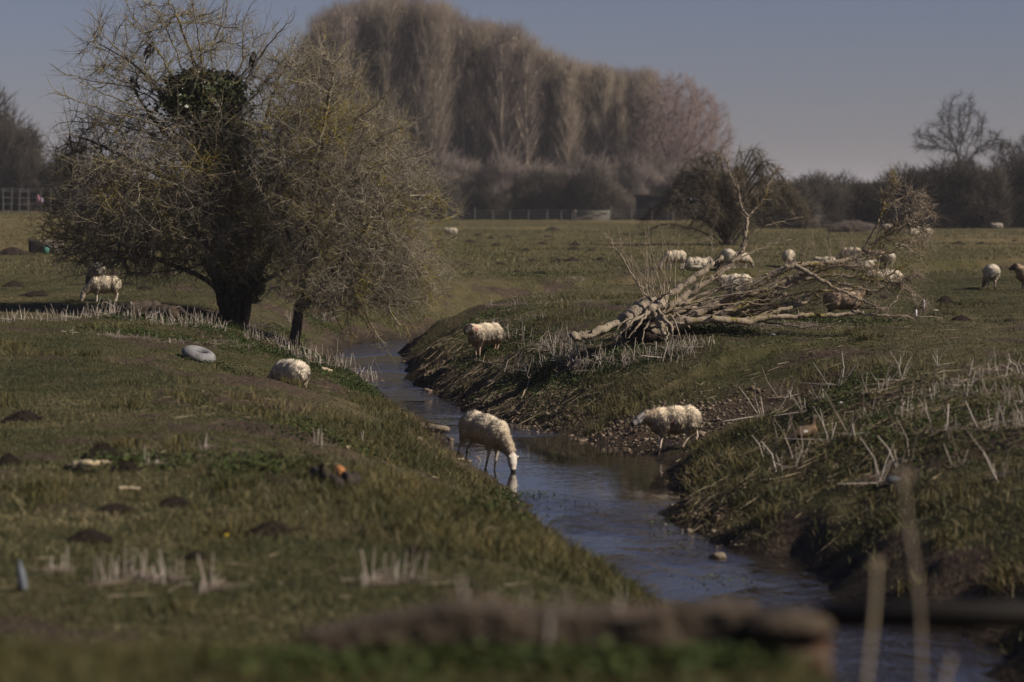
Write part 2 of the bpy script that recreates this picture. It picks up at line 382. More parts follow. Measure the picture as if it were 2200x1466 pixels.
wet = 1 - sstep(.05, .55, T_ + vnoise(GX, GY, .5, 12) * .2)
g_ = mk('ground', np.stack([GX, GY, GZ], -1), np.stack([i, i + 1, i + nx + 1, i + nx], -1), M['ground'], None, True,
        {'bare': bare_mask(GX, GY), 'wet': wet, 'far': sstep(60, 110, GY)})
tag(g_, 'rough grazed meadow cut by the winding stream', 'ground', kind='structure')
# water strip
cl = spline(ST[:, :3], 8); d = nrm(np.gradient(cl[:, :2], axis=0)); sd = np.stack([d[:, 1], -d[:, 0]], -1)
wv = []; ww = []
for o_ in (-1, -.5, 0, .5, 1):
    q = cl[:, :2] + sd * (cl[:, 2:3] + .7) * o_; wv.append(np.concatenate([q, np.full((len(q), 1), ZW)], 1))
    yq = cl[:, 1]; ww.append(.10 + .9 * (sstep(36.5, 40, yq)) + .75 * (1 - sstep(28.5, 32, yq)))
n_ = len(cl); j = np.arange(n_ - 1)
fq = np.concatenate([np.stack([k * n_ + j, (k + 1) * n_ + j, (k + 1) * n_ + j + 1, k * n_ + j + 1], -1) for k in range(4)])
w_ = mk('stream_water', np.concatenate(wv), fq[:, ::-1], M['water'], None, True, {'riffle': np.concatenate(ww)})
tag(w_, 'shallow brown stream winding between the banks', 'water', kind='structure')
# ------------------------------------------------------------------ light
SUN_EL, SUN_AZ = 35.0, -17.0          # azimuth measured from +x (right) towards +y (away)
sv = Vector((math.cos(R(SUN_EL)) * math.cos(R(SUN_AZ)), math.cos(R(SUN_EL)) * math.sin(R(SUN_AZ)), math.sin(R(SUN_EL))))
sl = bpy.data.lights.new('sun', 'SUN'); so_ = bpy.data.objects.new('sun', sl); COL.objects.link(so_)
sl.energy = 5.0; sl.angle = R(.53); sl.color = (1, .90, .77); so_.rotation_euler = sv.to_track_quat('Z', 'Y').to_euler()
wd = bpy.data.worlds.new('World'); SC.world = wd; wd.use_nodes = True; nt = wd.node_tree
bg = nt.nodes['Background']
sky = nt.nodes.new('ShaderNodeTexSky'); sky.sky_type = 'NISHITA'; sky.sun_disc = False
sky.sun_elevation = R(SUN_EL); sky.sun_rotation = R(90 - SUN_AZ); sky.air_density = 1.0; sky.dust_density = .6; sky.ozone_density = 1.5
hs = nt.nodes.new('ShaderNodeHueSaturation'); hs.inputs['Saturation'].default_value = .92; hs.inputs['Value'].default_value = .70
nt.links.new(sky.outputs[0], hs.inputs['Color'])
tn = nt.nodes.new('ShaderNodeMix'); tn.data_type = 'RGBA'; tn.blend_type = 'MULTIPLY'; tn.inputs[0].default_value = 1; tn.inputs[7].default_value = (.87, .86, 1.20, 1)
nt.links.new(hs.outputs[0], tn.inputs[6]); nt.links.new(tn.outputs[2], bg.inputs['Color']); bg.inputs['Strength'].default_value = .05
SC.view_settings.view_transform = 'Standard'; SC.view_settings.look = 'None'; SC.view_settings.exposure = .22; SC.view_settings.gamma = 1
SC.render.engine = 'CYCLES'; SC.cycles.use_denoising = True; SC.cycles.max_bounces = 5; SC.cycles.diffuse_bounces = 3; SC.cycles.transparent_max_bounces = 4
try: SC.cycles.denoiser = 'OPENIMAGEDENOISE'
except Exception: pass
SC.cycles.sample_clamp_indirect = 6

# ------------------------------------------------------------------ blended bodies
def cap(p0, p1, r0, r1, n=9):
    p0 = np.array(p0, float); p1 = np.array(p1, float)
    return [(p0 + (p1 - p0) * t, (r0 + (r1 - r0) * t,) * 3, 0) for t in np.linspace(0, 1, n)]
def ell(c, r, pitch=0): return [(np.array(c, float), r, pitch)]
def blend(prims, voxel=.016, it=5):
    iv, it_ = ico(2); V = []; T = []; n = 0
    for c, r, p in prims:
        q = iv * np.array(r)
        if p: s_, c_ = math.sin(p), math.cos(p); q = np.stack([q[:, 0] * c_ + q[:, 2] * s_, q[:, 1], -q[:, 0] * s_ + q[:, 2] * c_], -1)
        V.append(q + c); T.append(it_ + n); n += len(iv)
    o = mk('temporary', np.concatenate(V), np.concatenate(T), None)
    r = o.modifiers.new('r', 'REMESH'); r.mode = 'VOXEL'; r.voxel_size = voxel
    s = o.modifiers.new('s', 'SMOOTH'); s.factor = .5; s.iterations = it
    dg = bpy.context.evaluated_depsgraph_get(); ev = o.evaluated_get(dg); me = ev.to_mesh()
    nv = len(me.vertices); v = np.empty(nv * 3); me.vertices.foreach_get('co', v)
    nn = np.empty(nv * 3); me.vertices.foreach_get('normal', nn)
    lv = np.empty(len(me.loops), int); me.loops.foreach_get('vertex_index', lv)
    q = lv.reshape(-1, 4); ev.to_mesh_clear(); me0 = o.data; bpy.data.objects.remove(o); bpy.data.meshes.remove(me0)
    return v.reshape(-1, 3), q, nn.reshape(-1, 3)
def n3(P, s, seed):
    return (vnoise(P[:, 0] + P[:, 2] * .7, P[:, 1] - P[:, 2] * .4, s, seed) + vnoise(P[:, 2] + P[:, 1] * .5, P[:, 0] - P[:, 1] * .6, s, seed + 1)) * .5

SHEEP = {}
def sheep_template(key, poll, muzzle, feet, lying=False, face=(.62, .56, .48), legc=(.55, .47, .38), wool=(.66, .58, .46), nlock=900, seed=1, marks=(), dirt=.35, fat=1.0, drop=0.0, facedirt=0.0, voxel=.018):
    """poll, muzzle: head ends in sheep space (+x is the nose end); feet: [fl, fr, rl, rr] as (dx, dz, lift) from the standing foot."""
    r_ = np.random.default_rng(seed); z0 = -.30 if lying else 0.0
    poll = np.array(poll, float); muzzle = np.array(muzzle, float)
    body = ell((.27, 0, .47 + z0), (.25 * fat, .17 * fat, .21)) + ell((0, 0, .48 + z0), (.36, .19 * fat, .20)) + ell((-.30, 0, .50 + z0), (.22, .18 * fat, .20))
    neck0 = np.array((.38, 0, .55 + z0)); nb = poll + (neck0 - poll) * .12
    body += cap(neck0, nb, .13, .085)
    hd = nrm(muzzle - poll)
    head = cap(poll, poll + (muzzle - poll) * .45, .096, .088, 6) + cap(poll + (muzzle - poll) * .4, muzzle, .080, .055, 7)
    jaw = cap(poll + np.array([0, 0, -.03]) , muzzle + np.array([-.01, 0, -.012]), .06, .035, 6)
    legs = []
    for i_, (sx, sy) in enumerate(((1, .1), (1, -.1), (-1, .105), (-1, -.105))):
        dx, dz, bend = feet[i_]
        if lying:
            if sx > 0: legs += cap((.30, sy, .12), (.46, sy, .05), .05, .03) + cap((.46, sy, .05), (.30, sy * 1.2, .03), .03, .024)
            else: legs += cap((-.26, sy * 1.5, .12), (-.08, sy * 1.9, .06), .07, .03) + cap((-.08, sy * 1.9, .05), (-.28, sy * 2, .03), .028, .024)
            continue
        fx = .27 + dx if sx > 0 else -.36 + dx
        if sx > 0:
            kx = .275 + dx * .5 + bend * .10; kz = .25 + dz * .5 + bend * .03
            legs += cap((.25, sy, .42), (kx, sy, kz), .075, .036) + cap((kx, sy, kz), (fx - bend * .06, sy, .07 + dz + bend * .04), .032, .023) + cap((fx - bend * .06, sy, .07 + dz + bend * .04), (fx + .02, sy, .022 + dz), .026, .03, 5)
        else:
            hx = -.41 + dx * .6 - bend * .03; hz = .23 + dz * .6
            legs += cap((-.33, sy, .43), (-.25 + dx * .3, sy, .34 + dz * .2), .11, .075) + cap((-.25 + dx * .3, sy, .34 + dz * .2), (hx, sy, hz), .065, .034) + cap((hx, sy, hz), (fx - .02, sy, .07 + dz), .031, .023) + cap((fx - .02, sy, .07 + dz), (fx + .015, sy, .022 + dz), .026, .03, 5)
    tail = cap((-.50, 0, .58 + z0), (-.55, 0, .40 + z0), .04, .022, 5)
    V, Q, Nn = blend(body + head + jaw + legs, voxel * .78, 4)
    c = np.tile(np.array(legc), (len(V), 1)) * (1 + .25 * n3(V, .08, 3)[:, None])
    ax = (V - poll) @ hd; L_ = np.linalg.norm(muzzle - poll); dr = np.linalg.norm(V - poll - ax[:, None] * hd, axis=1)
    hm = (ax > -.05) & (dr < .13); c[hm] = np.array(face) * (1 + .2 * n3(V[hm], .05, 7)[:, None])
    c[hm & (ax > L_ * .99)] = (.035, .028, .026)
    hoof = (V[:, 2] < .03) & ~hm & (not lying); c[hoof] = (.06, .05, .04)
    root = empty('sheep'); root['category'] = 'sheep'
    mk('body', V, Q, M['skin'], root, True, None, c)
    # fleece
    fl = ell((.26, 0, .485 + z0), (.285 * fat, .225 * fat, .245)) + ell((0, 0, .51 + z0), (.40, .25 * fat, .255)) + ell((-.29, 0, .515 + z0), (.27, .24 * fat, .25))
    fl += cap(neck0 - np.array([.06, 0, 0]), poll + (neck0 - poll) * .22, .185, .105) + tail
    if not lying:
        for i_, (sx, sy) in enumerate(((1, .11), (1, -.11), (-1, .115), (-1, -.115))):
            dx, dz, bend = feet[i_]
            if sx > 0: fl += cap((.25, sy, .42), (.27 + dx * .3, sy, .31 + dz * .3), .12, .065, 5)
            else: fl += cap((-.31, sy, .43), (-.35 + dx * .4, sy, .30 + dz * .4), .14, .065, 6)
    else: fl += ell((-.05, 0, .10), (.42, .28 * fat, .13)) + ell((-.30, 0, .13), (.25, .27, .15))
    V, Q, Nn = blend(fl, voxel * 1.1, 5)
    lum = n3(V * np.array([1, 1, .45]), .07, seed) * .007 + n3(V, .2, seed + 5) * .011
    V = V + Nn * lum[:, None]
    def wcol(P, k=0):
        cc = np.tile(np.array(wool), (len(P), 1)); w_ = n3(P, .28, seed + 9)[:, None]
        cc = cc * (1 + .10 * w_)
        low = np.clip((.52 + z0 - P[:, 2]) / .30, 0, 1)[:, None] * dirt
        cc = cc * (1 - low) + cc * np.array([.60, .52, .42]) * low
        nk = np.clip((P[:, 0] - .25) / .25, 0, 1)[:, None] * .35 * (dirt + .2); cc = cc * (1 - nk) + cc * np.array([.86, .68, .48]) * nk
        for mx, my, mz, mr, mc in marks:
            d_ = np.linalg.norm((P - np.array([mx, my, mz])) / np.array([1, 2.2, 1.6]), axis=1) / mr
            kk = (np.clip(1.25 - d_, 0, 1) * .75)[:, None]; cc = cc * (1 - kk) + np.array(mc) * kk
        return np.clip(cc, .01, .9)
    g = Geo(); g.add(V, quads=Q, a=.5, c=wcol(V))
    ok = np.where(V[:, 2] > .26 + z0 * .6)[0]
    s_ = r_.choice(ok, nlock); P = V[s_]; Ns = Nn[s_]
    gdir = np.array([-.12, 0, -1.0]); tg = gdir - Ns * (Ns @ gdir)[:, None]
    dd = nrm(Ns * .13 + tg * 1.0 + r_.normal(0, .2, (nlock, 3)))
    Ls = r_.uniform(.035, .07, nlock) * (.7 + .5 * np.linalg.norm(tg, axis=1))
    spikes(g, P - Ns * .006, P + dd * Ls[:, None], r_.uniform(.0045, .0085, nlock), .5, wcol(P) * r_.uniform(.86, 1.06, (nlock, 1)))
    o = g.build('fleece', M['wool'], root, False)
    o.data.polygons.foreach_set('use_smooth', np.ones(len(o.data.polygons), bool))
    # ears, eyes
    side = nrm(np.cross(hd, np.array([0, 0, 1.]) if abs(hd[2]) < .9 else np.array([1., 0, 0]))); upv = np.cross(side, hd)
    for s in (-1, 1):
        e0 = poll + hd * .015 + side * s * .065 + upv * .035; e1 = e0 + side * s * .095 - hd * .035 + upv * .012
        em = e0 + (e1 - e0) * .5; w2 = hd * .030
        g = Geo(); g.add([e0, em + w2 + upv * .008, e1, em - w2 + upv * .008, em - upv * .012, em + upv * .014], tris=[(0, 4, 1), (1, 4, 2), (2, 4, 3), (3, 4, 0), (0, 1, 5), (1, 2, 5), (2, 3, 5), (3, 0, 5)], c=np.array(face) * .85)
        g.build('ear', M['skin'], root, True)
        ec = poll + hd * (L_ * .36) + side * s * .064 + upv * .030; iv, it_ = ico(1)
        mk('eye', iv * .014 + ec, it_, M['eye'], root, True)
    SHEEP[key] = root; root['used'] = 0; return root
def place_sheep(key, x, y, rz, label, scale=1.0, z=None, pitch=0.0, group='sheep grazing along the stream'):
    scale *= .86
    r = SHEEP[key]
    if r['used']: r = copy_tree(r)
    SHEEP[key]['used'] = 1
    r.location = (x, y, gz(x, y) if z is None else z); r.rotation_euler = (0, pitch, R(rz)); r.scale = (scale * .87, scale, scale)
    tag(r, label, 'sheep', group); return r
F0 = [(0, 0, 0)] * 4
def foot_dz(x, y, rz, offs, scale=1.0, z=None, pitch=0.0):
    """how far each foot's ground lies above or below the root, so the hooves stand on the slope"""
    z = gz(x, y) if z is None else z; out = []; c_, s_ = math.cos(R(rz)), math.sin(R(rz))
    for (dx, _, b_), (sx, sy) in zip(offs, ((.27, .1), (.27, -.1), (-.36, .105), (-.36, -.105))):
        X = (sx + dx) * scale; Y = sy * scale; out.append((dx, float(np.clip(((max(gz(x + X * .87 * c_ - Y * s_, y + X * .87 * s_ + Y * c_), ZW - .12) - z) / scale + (sx + dx) * math.sin(pitch)) / math.cos(pitch), -.26, .26)), b_))
    return out

RED = (.50, .10, .08)
# the drinking ewe
x, y, rz, z, pt = -.46, 34.45, -35, ZW + .16, .20
ft = foot_dz(x, y, rz, [(.04, 0, 0), (-.02, 0, 0), (.0, 0, 0), (-.06, 0, 0)], scale=.84, z=z, pitch=pt)
hz_ = (-.16 / .84 + .80 * math.sin(pt)) / math.cos(pt)
sheep_template('drink', (.74, 0, hz_ + .215), (.83, -.02, hz_ + .02), ft, face=(.50, .45, .38), legc=(.38, .32, .27), wool=(.66, .57, .44), nlock=17000, seed=3, dirt=.35, voxel=.016, fat=1.05)
SD = place_sheep('drink', x, y, rz, 'white-faced woolly ewe on the muddy bank drinking from the stream', .84 / .86, z=z, pitch=pt)
# walking ewe
c = gp(1450, 964); x, y, rz = float(c[0]), float(c[1]), 192
off = [(.10, 0, 0), (-.16, 0, 1), (.22, 0, 0), (-.14, 0, 0)]
sheep_template('walk', (.68, .0, .57), (.90, .02, .46), foot_dz(x, y, rz, off, .83), face=(.34, .30, .27), legc=(.62, .50, .40), wool=(.78, .67, .51), nlock=17000, seed=5, marks=[(.12, .25, .50, .045, RED), (.14, .25, .44, .035, RED), (.32, .22, .40, .035, RED), (.50, .0, .74, .05, RED)], dirt=.35, voxel=.016)
place_sheep('walk', x, y, rz, 'cream ewe with red flank marks and grey face stepping down to the water', .97)
# ewe on the bank, black face
c = gp(1042, 765); x, y, rz = float(c[0]), float(c[1]), 220
off = [(.02, 0, 0), (-.05, 0, 0), (.05, 0, 0), (-.08, 0, 0)]
sheep_template('stand', (.60, .06, .68), (.775, .10, .58), foot_dz(x, y, rz, off, .86), face=(.035, .028, .024), legc=(.36, .24, .17), wool=(.70, .60, .47), nlock=14000, seed=8, marks=[(.44, .14, .66, .045, RED)], dirt=.55, voxel=.016)
place_sheep('stand', x, y, rz, 'black-faced ewe with a red neck mark standing on the slope above the stream')
sheep_template('graze', (.70, .02, .27), (.79, .03, .05), F0, face=(.30, .24, .19), wool=(.66, .57, .44), nlock=7000, seed=12)
sheep_template('graze2', (.66, .16, .27), (.73, .24, .05), [(.08, 0, 0), (-.08, 0, 0), (.08, 0, 0), (-.1, 0, 0)], face=(.10, .08, .07), legc=(.30, .24, .19), wool=(.62, .54, .43), nlock=6500, seed=14, fat=1.08)
sheep_template('lie', (.58, .05, .40), (.76, .08, .30), F0, True, face=(.28, .23, .19), wool=(.66, .58, .46), nlock=6500, seed=17, fat=1.1, dirt=.2)
sheep_template('brown', (.56, -.05, .74), (.72, -.10, .64), [(.06, 0, 0), (-.06, 0, 0), (.06, 0, 0), (-.1, 0, 0)], face=(.05, .035, .028), legc=(.07, .05, .04), wool=(.40, .30, .22), nlock=5200, seed=19, dirt=.7)
sheep_template('dark_lie', (.50, .10, .33), (.66, .16, .22), F0, True, face=(.03, .025, .022), wool=(.075, .058, .045), nlock=900, seed=23, fat=1.05, dirt=.7)
def ps(key, px, py, rz, label, s=1.0, **k):
    c = gp(px, py); return place_sheep(key, float(c[0]), float(c[1]), rz, label, s, **k)
# the ewe half hidden behind the left bank
place_sheep('graze2', -3.95, 43.0, 126, 'cream ewe seen from behind, half hidden by the bare bank mound', 1.06)
ps('graze', 225, 650, 197, 'shaggy cream ewe grazing side-on, beyond the shaded strip of pale stalks', 1.0)
ps('graze2', 208, 612, 110, 'ewe showing her rump just behind the side-on grazing ewe', 1.0)
ps('dark_lie', 312, 683, 200, 'dark brown sheep lying in the hawthorn shade, the one farther from the trunk', .95)
ps('dark_lie', 352, 690, -22, 'dark brown sheep lying in the hawthorn shade, the one nearer the trunk', .92)
ps('lie', 970, 503, 170, 'distant white ewe lying on the meadow beside the hawthorn twigs', 1.0, group='sheep on the far meadow')
ps('graze', 1450, 579, 200, 'grazing ewe at the outer end of the row, nearest the stream, behind the fallen tree', 1.0, group='sheep behind the fallen tree')
ps('lie', 1496, 580, 10, 'resting ewe back to back with the grazer at the outer end of the row', 1.08, group='sheep behind the fallen tree')
ps('graze2', 1563, 580, 97, 'big ewe seen from behind under the drooping bush', 1.12, group='sheep behind the fallen tree')
ps('graze', 1590, 578, 20, 'ewe grazing to the right beside the big rump under the drooping bush', .9, group='sheep behind the fallen tree')
ps('graze2', 1694, 576, 255, 'ewe facing the camera with lowered head and dark chest behind the branches', 1.0, group='sheep behind the fallen tree')
ps('lie', 1775, 574, 160, 'pale ewe lying behind the thin upright twigs of the fallen tree', .9, group='sheep behind the fallen tree')
ps('graze', 1828, 570, 150, 'ewe grazing behind the upper bough of the fallen tree, its head to the left', 1.0, group='sheep behind the fallen tree')
ps('lie', 1856, 578, 20, 'cream ewe lying low just below the grazing one behind the upper bough', 1.0, group='sheep behind the fallen tree')
ps('brown', 1882, 574, 150, 'brown woolled sheep standing among the lichened twig tips', .95, group='sheep behind the fallen tree')
ps('graze2', 1911, 580, 80, 'pale-backed ewe seen from behind at the outer twigs of the fallen tree', 1.0, group='sheep behind the fallen tree')
ps('lie', 1905, 615, 195, 'large ewe lying on the grass beyond the drooping twig tips', 1.15, group='sheep behind the fallen tree')
ps('lie', 1580, 625, 170, 'plump ewe lying on the grass between the boughs of the fallen tree', 1.1, group='sheep behind the fallen tree')
ps('brown', 1812, 690, 15, 'shaggy brown sheep with dark legs looking out from behind the fallen boughs', 1.02, group='sheep behind the fallen tree')
ps('graze2', 2130, 622, 80, 'lone ewe seen from behind grazing in open grass, clear of the branches', 1.02, group='sheep on the far meadow')
ps('brown', 2212, 622, 200, 'dark sheep cut off by the photo edge beyond the lone grazing ewe', 1.0, group='sheep on the far meadow')
ps('graze', 1905, 503, 150, 'far ewe grazing beside the pale ditch, near the top of the twig spray', 1.0, group='sheep on the far meadow')
ps('lie', 1963, 505, 20, 'far ewe hidden in the densest lichened twigs of the fallen tree', 1.0, group='sheep on the far meadow')
ps('graze2', 1994, 520, 70, 'far ewe seen from behind at the outermost twig ends', 1.15, group='sheep on the far meadow')
ps('lie', 2143, 491, 170, 'tiny white ewe lying before the dark far hedge', 1.1, group='sheep on the far meadow')
ps('graze', 2164, 490, 60, 'tiny standing ewe before the dark far hedge', 1.2, group='sheep on the far meadow')
# ------------------------------------------------------------------ growing trees
def colonize(init, par, A, step=.16, infl=1.6, kill=.22, iters=110, r_=None, bias=(0, 0, .1), jit=.25, cap_=12000):
    pos = np.array(init, float); par = list(par); A = np.asarray(A, float)
    D = np.linalg.norm(A[:, None] - pos[None], axis=2); ni = D.argmin(1); nd_ = D.min(1)
    alive = nd_ > kill; nch = np.zeros(len(pos), int); bias = np.array(bias, float)
    for it in range(iters):
        m = alive & (nd_ < infl)
        if not m.any() or len(pos) > cap_: break
        v = nrm(A[m] - pos[ni[m]]); acc = np.zeros_like(pos); np.add.at(acc, ni[m], v)
        g = np.unique(ni[m]); g = g[nch[g] < 3]
        if not len(g): break
        d = nrm(nrm(acc[g]) + bias + r_.normal(0, jit, (len(g), 3)))
        new = pos[g] + d * step; n0 = len(pos)
        pos = np.concatenate([pos, new]); par += list(g); nch[g] += 1; nch = np.concatenate([nch, np.zeros(len(g), int)])
        al = np.where(alive)[0]; Dn = np.linalg.norm(A[al][:, None] - new[None], axis=2); dm = Dn.min(1); am = Dn.argmin(1)
        up = dm < nd_[al]; nd_[al[up]] = dm[up]; ni[al[up]] = n0 + am[up]
        alive[al[nd_[al] < kill]] = False
    return pos, np.array(par)
def pipe(pos, par, tip=.006, p=2.4, rmax=9):
    a = np.zeros(len(pos)); haskid = np.zeros(len(pos), bool); haskid[par[par >= 0]] = True
    a[~haskid] = tip ** p
    for i_ in range(len(pos) - 1, -1, -1):
        if par[i_] >= 0: a[par[i_]] += a[i_]
    return np.minimum(a ** (1 / p), rmax)
def twig_segs(P, D, L, nseg, r_, wander=.25, curl=(0, 0, 0), spread=.8, keep=.5):
    k = len(P); d = nrm(D * keep + r_.normal(0, spread, (k, 3)) * .6); out = []; p = P; curl = np.array(curl, float)
    for s in range(nseg):
        q = p + d * (L / nseg)[:, None]; out.append((p, q, d)); p = q; d = nrm(d + r_.normal(0, wander, (k, 3)) + curl)
    return out
def lobes(r_, specs):
    A = []
    for c, rad, n in specs:
        v = r_.normal(0, 1, (n, 3)); v = nrm(v) * (r_.uniform(.15, 1, (n, 1)) ** .45); A.append(np.array(c) + v * np.array(rad))
    return np.concatenate(A)
def add_twigs(g, P, D, r_, per, L, nseg, rad, wander, curl, spread, sub=1, spur=.5, keep=.5):
    P = np.repeat(P, per, 0); D = np.repeat(D, per, 0); k = len(P); Ls = r_.uniform(L[0], L[1], k); tone = r_.uniform(0, 1, k)
    segs = twig_segs(P, D, Ls, nseg, r_, wander, curl, spread, keep)
    for s, (a, b_, d) in enumerate(segs):
        f0 = 1 - s / nseg; f1 = 1 - (s + 1) / nseg
        if s == nseg - 1: spikes(g, a, b_, rad * f0, tone)
        else: tubes(g, a, b_, rad * f0, rad * max(f1, .3), 3, tone)
        if spur:
            m = r_.random(k) < spur; t = r_.random((m.sum(), 1)); q = a[m] + (b_[m] - a[m]) * t
            e = nrm(d[m] * .3 + r_.normal(0, 1, (m.sum(), 3))); spikes(g, q, q + e * r_.uniform(.02, .07, (m.sum(), 1)), rad * .7, tone[m])
    if sub:
        a, b_, d = segs[max(nseg // 2 - 1, 0)]
        for _ in range(sub):
            sg = twig_segs(b_, d, Ls * r_.uniform(.35, .7, k), 2, r_, wander, curl, spread, .6)
            tubes(g, sg[0][0], sg[0][1], rad * .6, rad * .4, 3, tone); spikes(g, sg[1][0], sg[1][1], rad * .4, tone)
def ivy_mass(parent, specs, seed, name='ivy', size=(.035, .065)):
    r_ = np.random.default_rng(seed); g = Geo()
    for c, rad, n in specs:
        v = nrm(r_.normal(0, 1, (n, 3))); lump = 1 + .28 * n3(v * 2.2, .7, seed)
        P = np.array(c) + v * (r_.uniform(.25, 1, (n, 1)) ** .5) * lump[:, None] * np.array(rad)
        u = nrm(v * .6 + r_.normal(0, .6, (n, 3))); a, b_ = frames(u); s = r_.uniform(*size, n)[:, None]
        V = np.stack([P - a * s, P + b_ * s * .8 + u * s * .2, P + a * s * 1.1, P - b_ * s * .8 + u * s * .2], 1).reshape(-1, 3)
        g.add(V, quads=np.arange(4 * n).reshape(-1, 4), a=np.repeat(np.clip(r_.normal(.45, .25, n), 0, 1), 4))
    return g.build(name, M['ivy'], parent)

def thorn_tree(name, label, base, stems, specs, seed, bark, per=5, L=(.25, .6), curl=(0, 0, .03), tip=.0055, trunk_rad=None, stems_n=10, top_up=0.0, kill=.24, extra=()):
    r_ = np.random.default_rng(seed); root = empty(name, base, 0, label, 'tree')
    init = []; par = []; gt = Geo()
    for si, (pts, r0, r1, frm) in enumerate(stems):
        sp = spline(pts, 4); st0 = len(init)
        for k_, p in enumerate(sp):
            init.append(p); par.append(st0 + k_ - 1 if k_ else (-1 if frm is None else frm))
        chain(gt, spline(pts, 8), np.linspace(r0, r1, len(spline(pts, 8))), stems_n, r_.uniform(.2, .8), .16, seed + si)
    gt.build('trunk', M['trunk'], root, True)
    A = lobes(r_, specs); pos, pr = colonize(init, par, A, r_=r_, jit=.19, kill=kill)
    rad = pipe(pos, pr, tip, 2.35, .075); n0 = len(init)
    ch = np.arange(n0, len(pos)); pa = pr[ch]
    pj = pos + r_.normal(0, .012, pos.shape)
    g = Geo(); big = rad[ch] > .014
    tubes(g, pj[pa[big]], pj[ch[big]], np.minimum(rad[pa[big]], rad[ch[big]] * 1.35), rad[ch[big]], 6, r_.uniform(0, 1, big.sum()))
    tubes(g, pj[pa[~big]], pj[ch[~big]], np.minimum(rad[pa[~big]], rad[ch[~big]] * 1.35), rad[ch[~big]], 4, r_.uniform(0, 1, (~big).sum()))
    tw = ch[rad[ch] < .03]; D = nrm(pj[tw] - pj[pr[tw]])
    add_twigs(g, pj[tw], D, r_, per, L, 4, tip * .9, .15, curl, .8, 1, .55)
    for p0, p1 in extra:
        p0 = np.array(p0); p1 = np.array(p1); p0[1] += r_.normal(0, .5); p1[1] += r_.normal(0, .9); md = (p0 + p1) / 2 + r_.normal(0, .12, 3) + np.array([0, 0, .1]); q = spline([p0, p0 * .6 + md * .4 + r_.normal(0, .07, 3), md, p1 * .6 + md * .4 + r_.normal(0, .07, 3), p1], 4); q[1:] += r_.normal(0, .018, (len(q) - 1, 3))
        chain(g, q, np.linspace(.030, .0065, len(q)), 5, r_.uniform(0, .6), .15, 5, False); Dq = nrm(np.gradient(q, axis=0)); add_twigs(g, q[4:], Dq[4:], r_, 2, (.15, .65), 3, .0075, .13, curl, .75, 1, .8, .8)
    hi = tw[pos[tw][:, 2] > np.percentile(pos[tw][:, 2], 80)]
    if top_up: add_twigs(g, pj[hi], nrm(pj[hi] - pj[pr[hi]]) + np.array([0, 0, .5]), r_, 1, (.5, top_up), 5, tip * .9, .14, (0, 0, .05), .5, 1, .5, .8)
    g.build('crown', bark, root); return root

B1 = gp(500, 692); B2 = gp(632, 748)
k1 = B1[1] / F
def loc(b, px, py, dy=0.0):                 # photograph point carried to the tree's own distance, in tree space
    p = at(px, py, b[1] + dy); return (p[0] - b[0], dy, p[2] - b[2])
L1 = lambda px, py, dy=0.0: loc(B1, px, py, dy)
stems1 = [([L1(505, 705), L1(498, 665), L1(490, 620), L1(478, 560), L1(468, 500, .1), L1(455, 420, .1), L1(440, 300, .1), L1(432, 220)], .25, .06, None),
          ([L1(520, 700), L1(530, 650, -.1), L1(545, 600, -.2), L1(580, 540, -.3), L1(610, 470, -.4)], .15, .05, None),
          ([L1(485, 640), L1(440, 600, -.2), L1(370, 570, -.5), L1(290, 545, -.7), L1(220, 540, -.8)], .075, .02, 6),
          ([L1(478, 560), L1(420, 500, .4), L1(350, 450, .7), L1(270, 400, .9)], .12, .03, 12),
          ([L1(455, 420), L1(400, 340, -.3), L1(340, 270, -.5), L1(290, 200, -.6)], .09, .02, 20),
          ([L1(470, 460), L1(520, 380, .5), L1(560, 290, .6), L1(585, 200, .5)], .09, .02, 18),
          ([L1(470, 480), L1(380, 400, -.8), L1(290, 350, -1.0), L1(200, 305, -.8), L1(150, 290, -.6)], .06, .015, 17),
          ([L1(455, 420), L1(380, 250, .3), L1(300, 150, .4), L1(215, 95, .3)], .06, .012, 20),
          ([L1(445, 340), L1(440, 200, -.3), L1(400, 90, -.4), L1(370, 10, -.4)], .05, .010, 23),
          ([L1(500, 650, -.2), L1(560, 610, -.7), L1(640, 560, -.9)], .08, .03, 6)]
specs1 = [(L1(440, 395), (3.4, 2.6, 1.75), 1900), (L1(250, 515), (1.85, 1.9, .72), 760), (L1(400, 130, .1), (2.7, 1.9, 1.6), 130),
          (L1(600, 520), (1.3, 1.6, .75), 260), (L1(350, 560, -.8), (1.7, .9, .40), 330), (L1(200, 330), (1.0, 1.2, 1.1), 160), (L1(620, 200), (.8, 1.2, 1.3), 160), (L1(400, 430, -1.9), (2.7, .9, 1.35), 800), (L1(520, 540, -1.5), (1.6, .7, .6), 300), (L1(180, 470), (1.0, 1.2, .8), 260)]
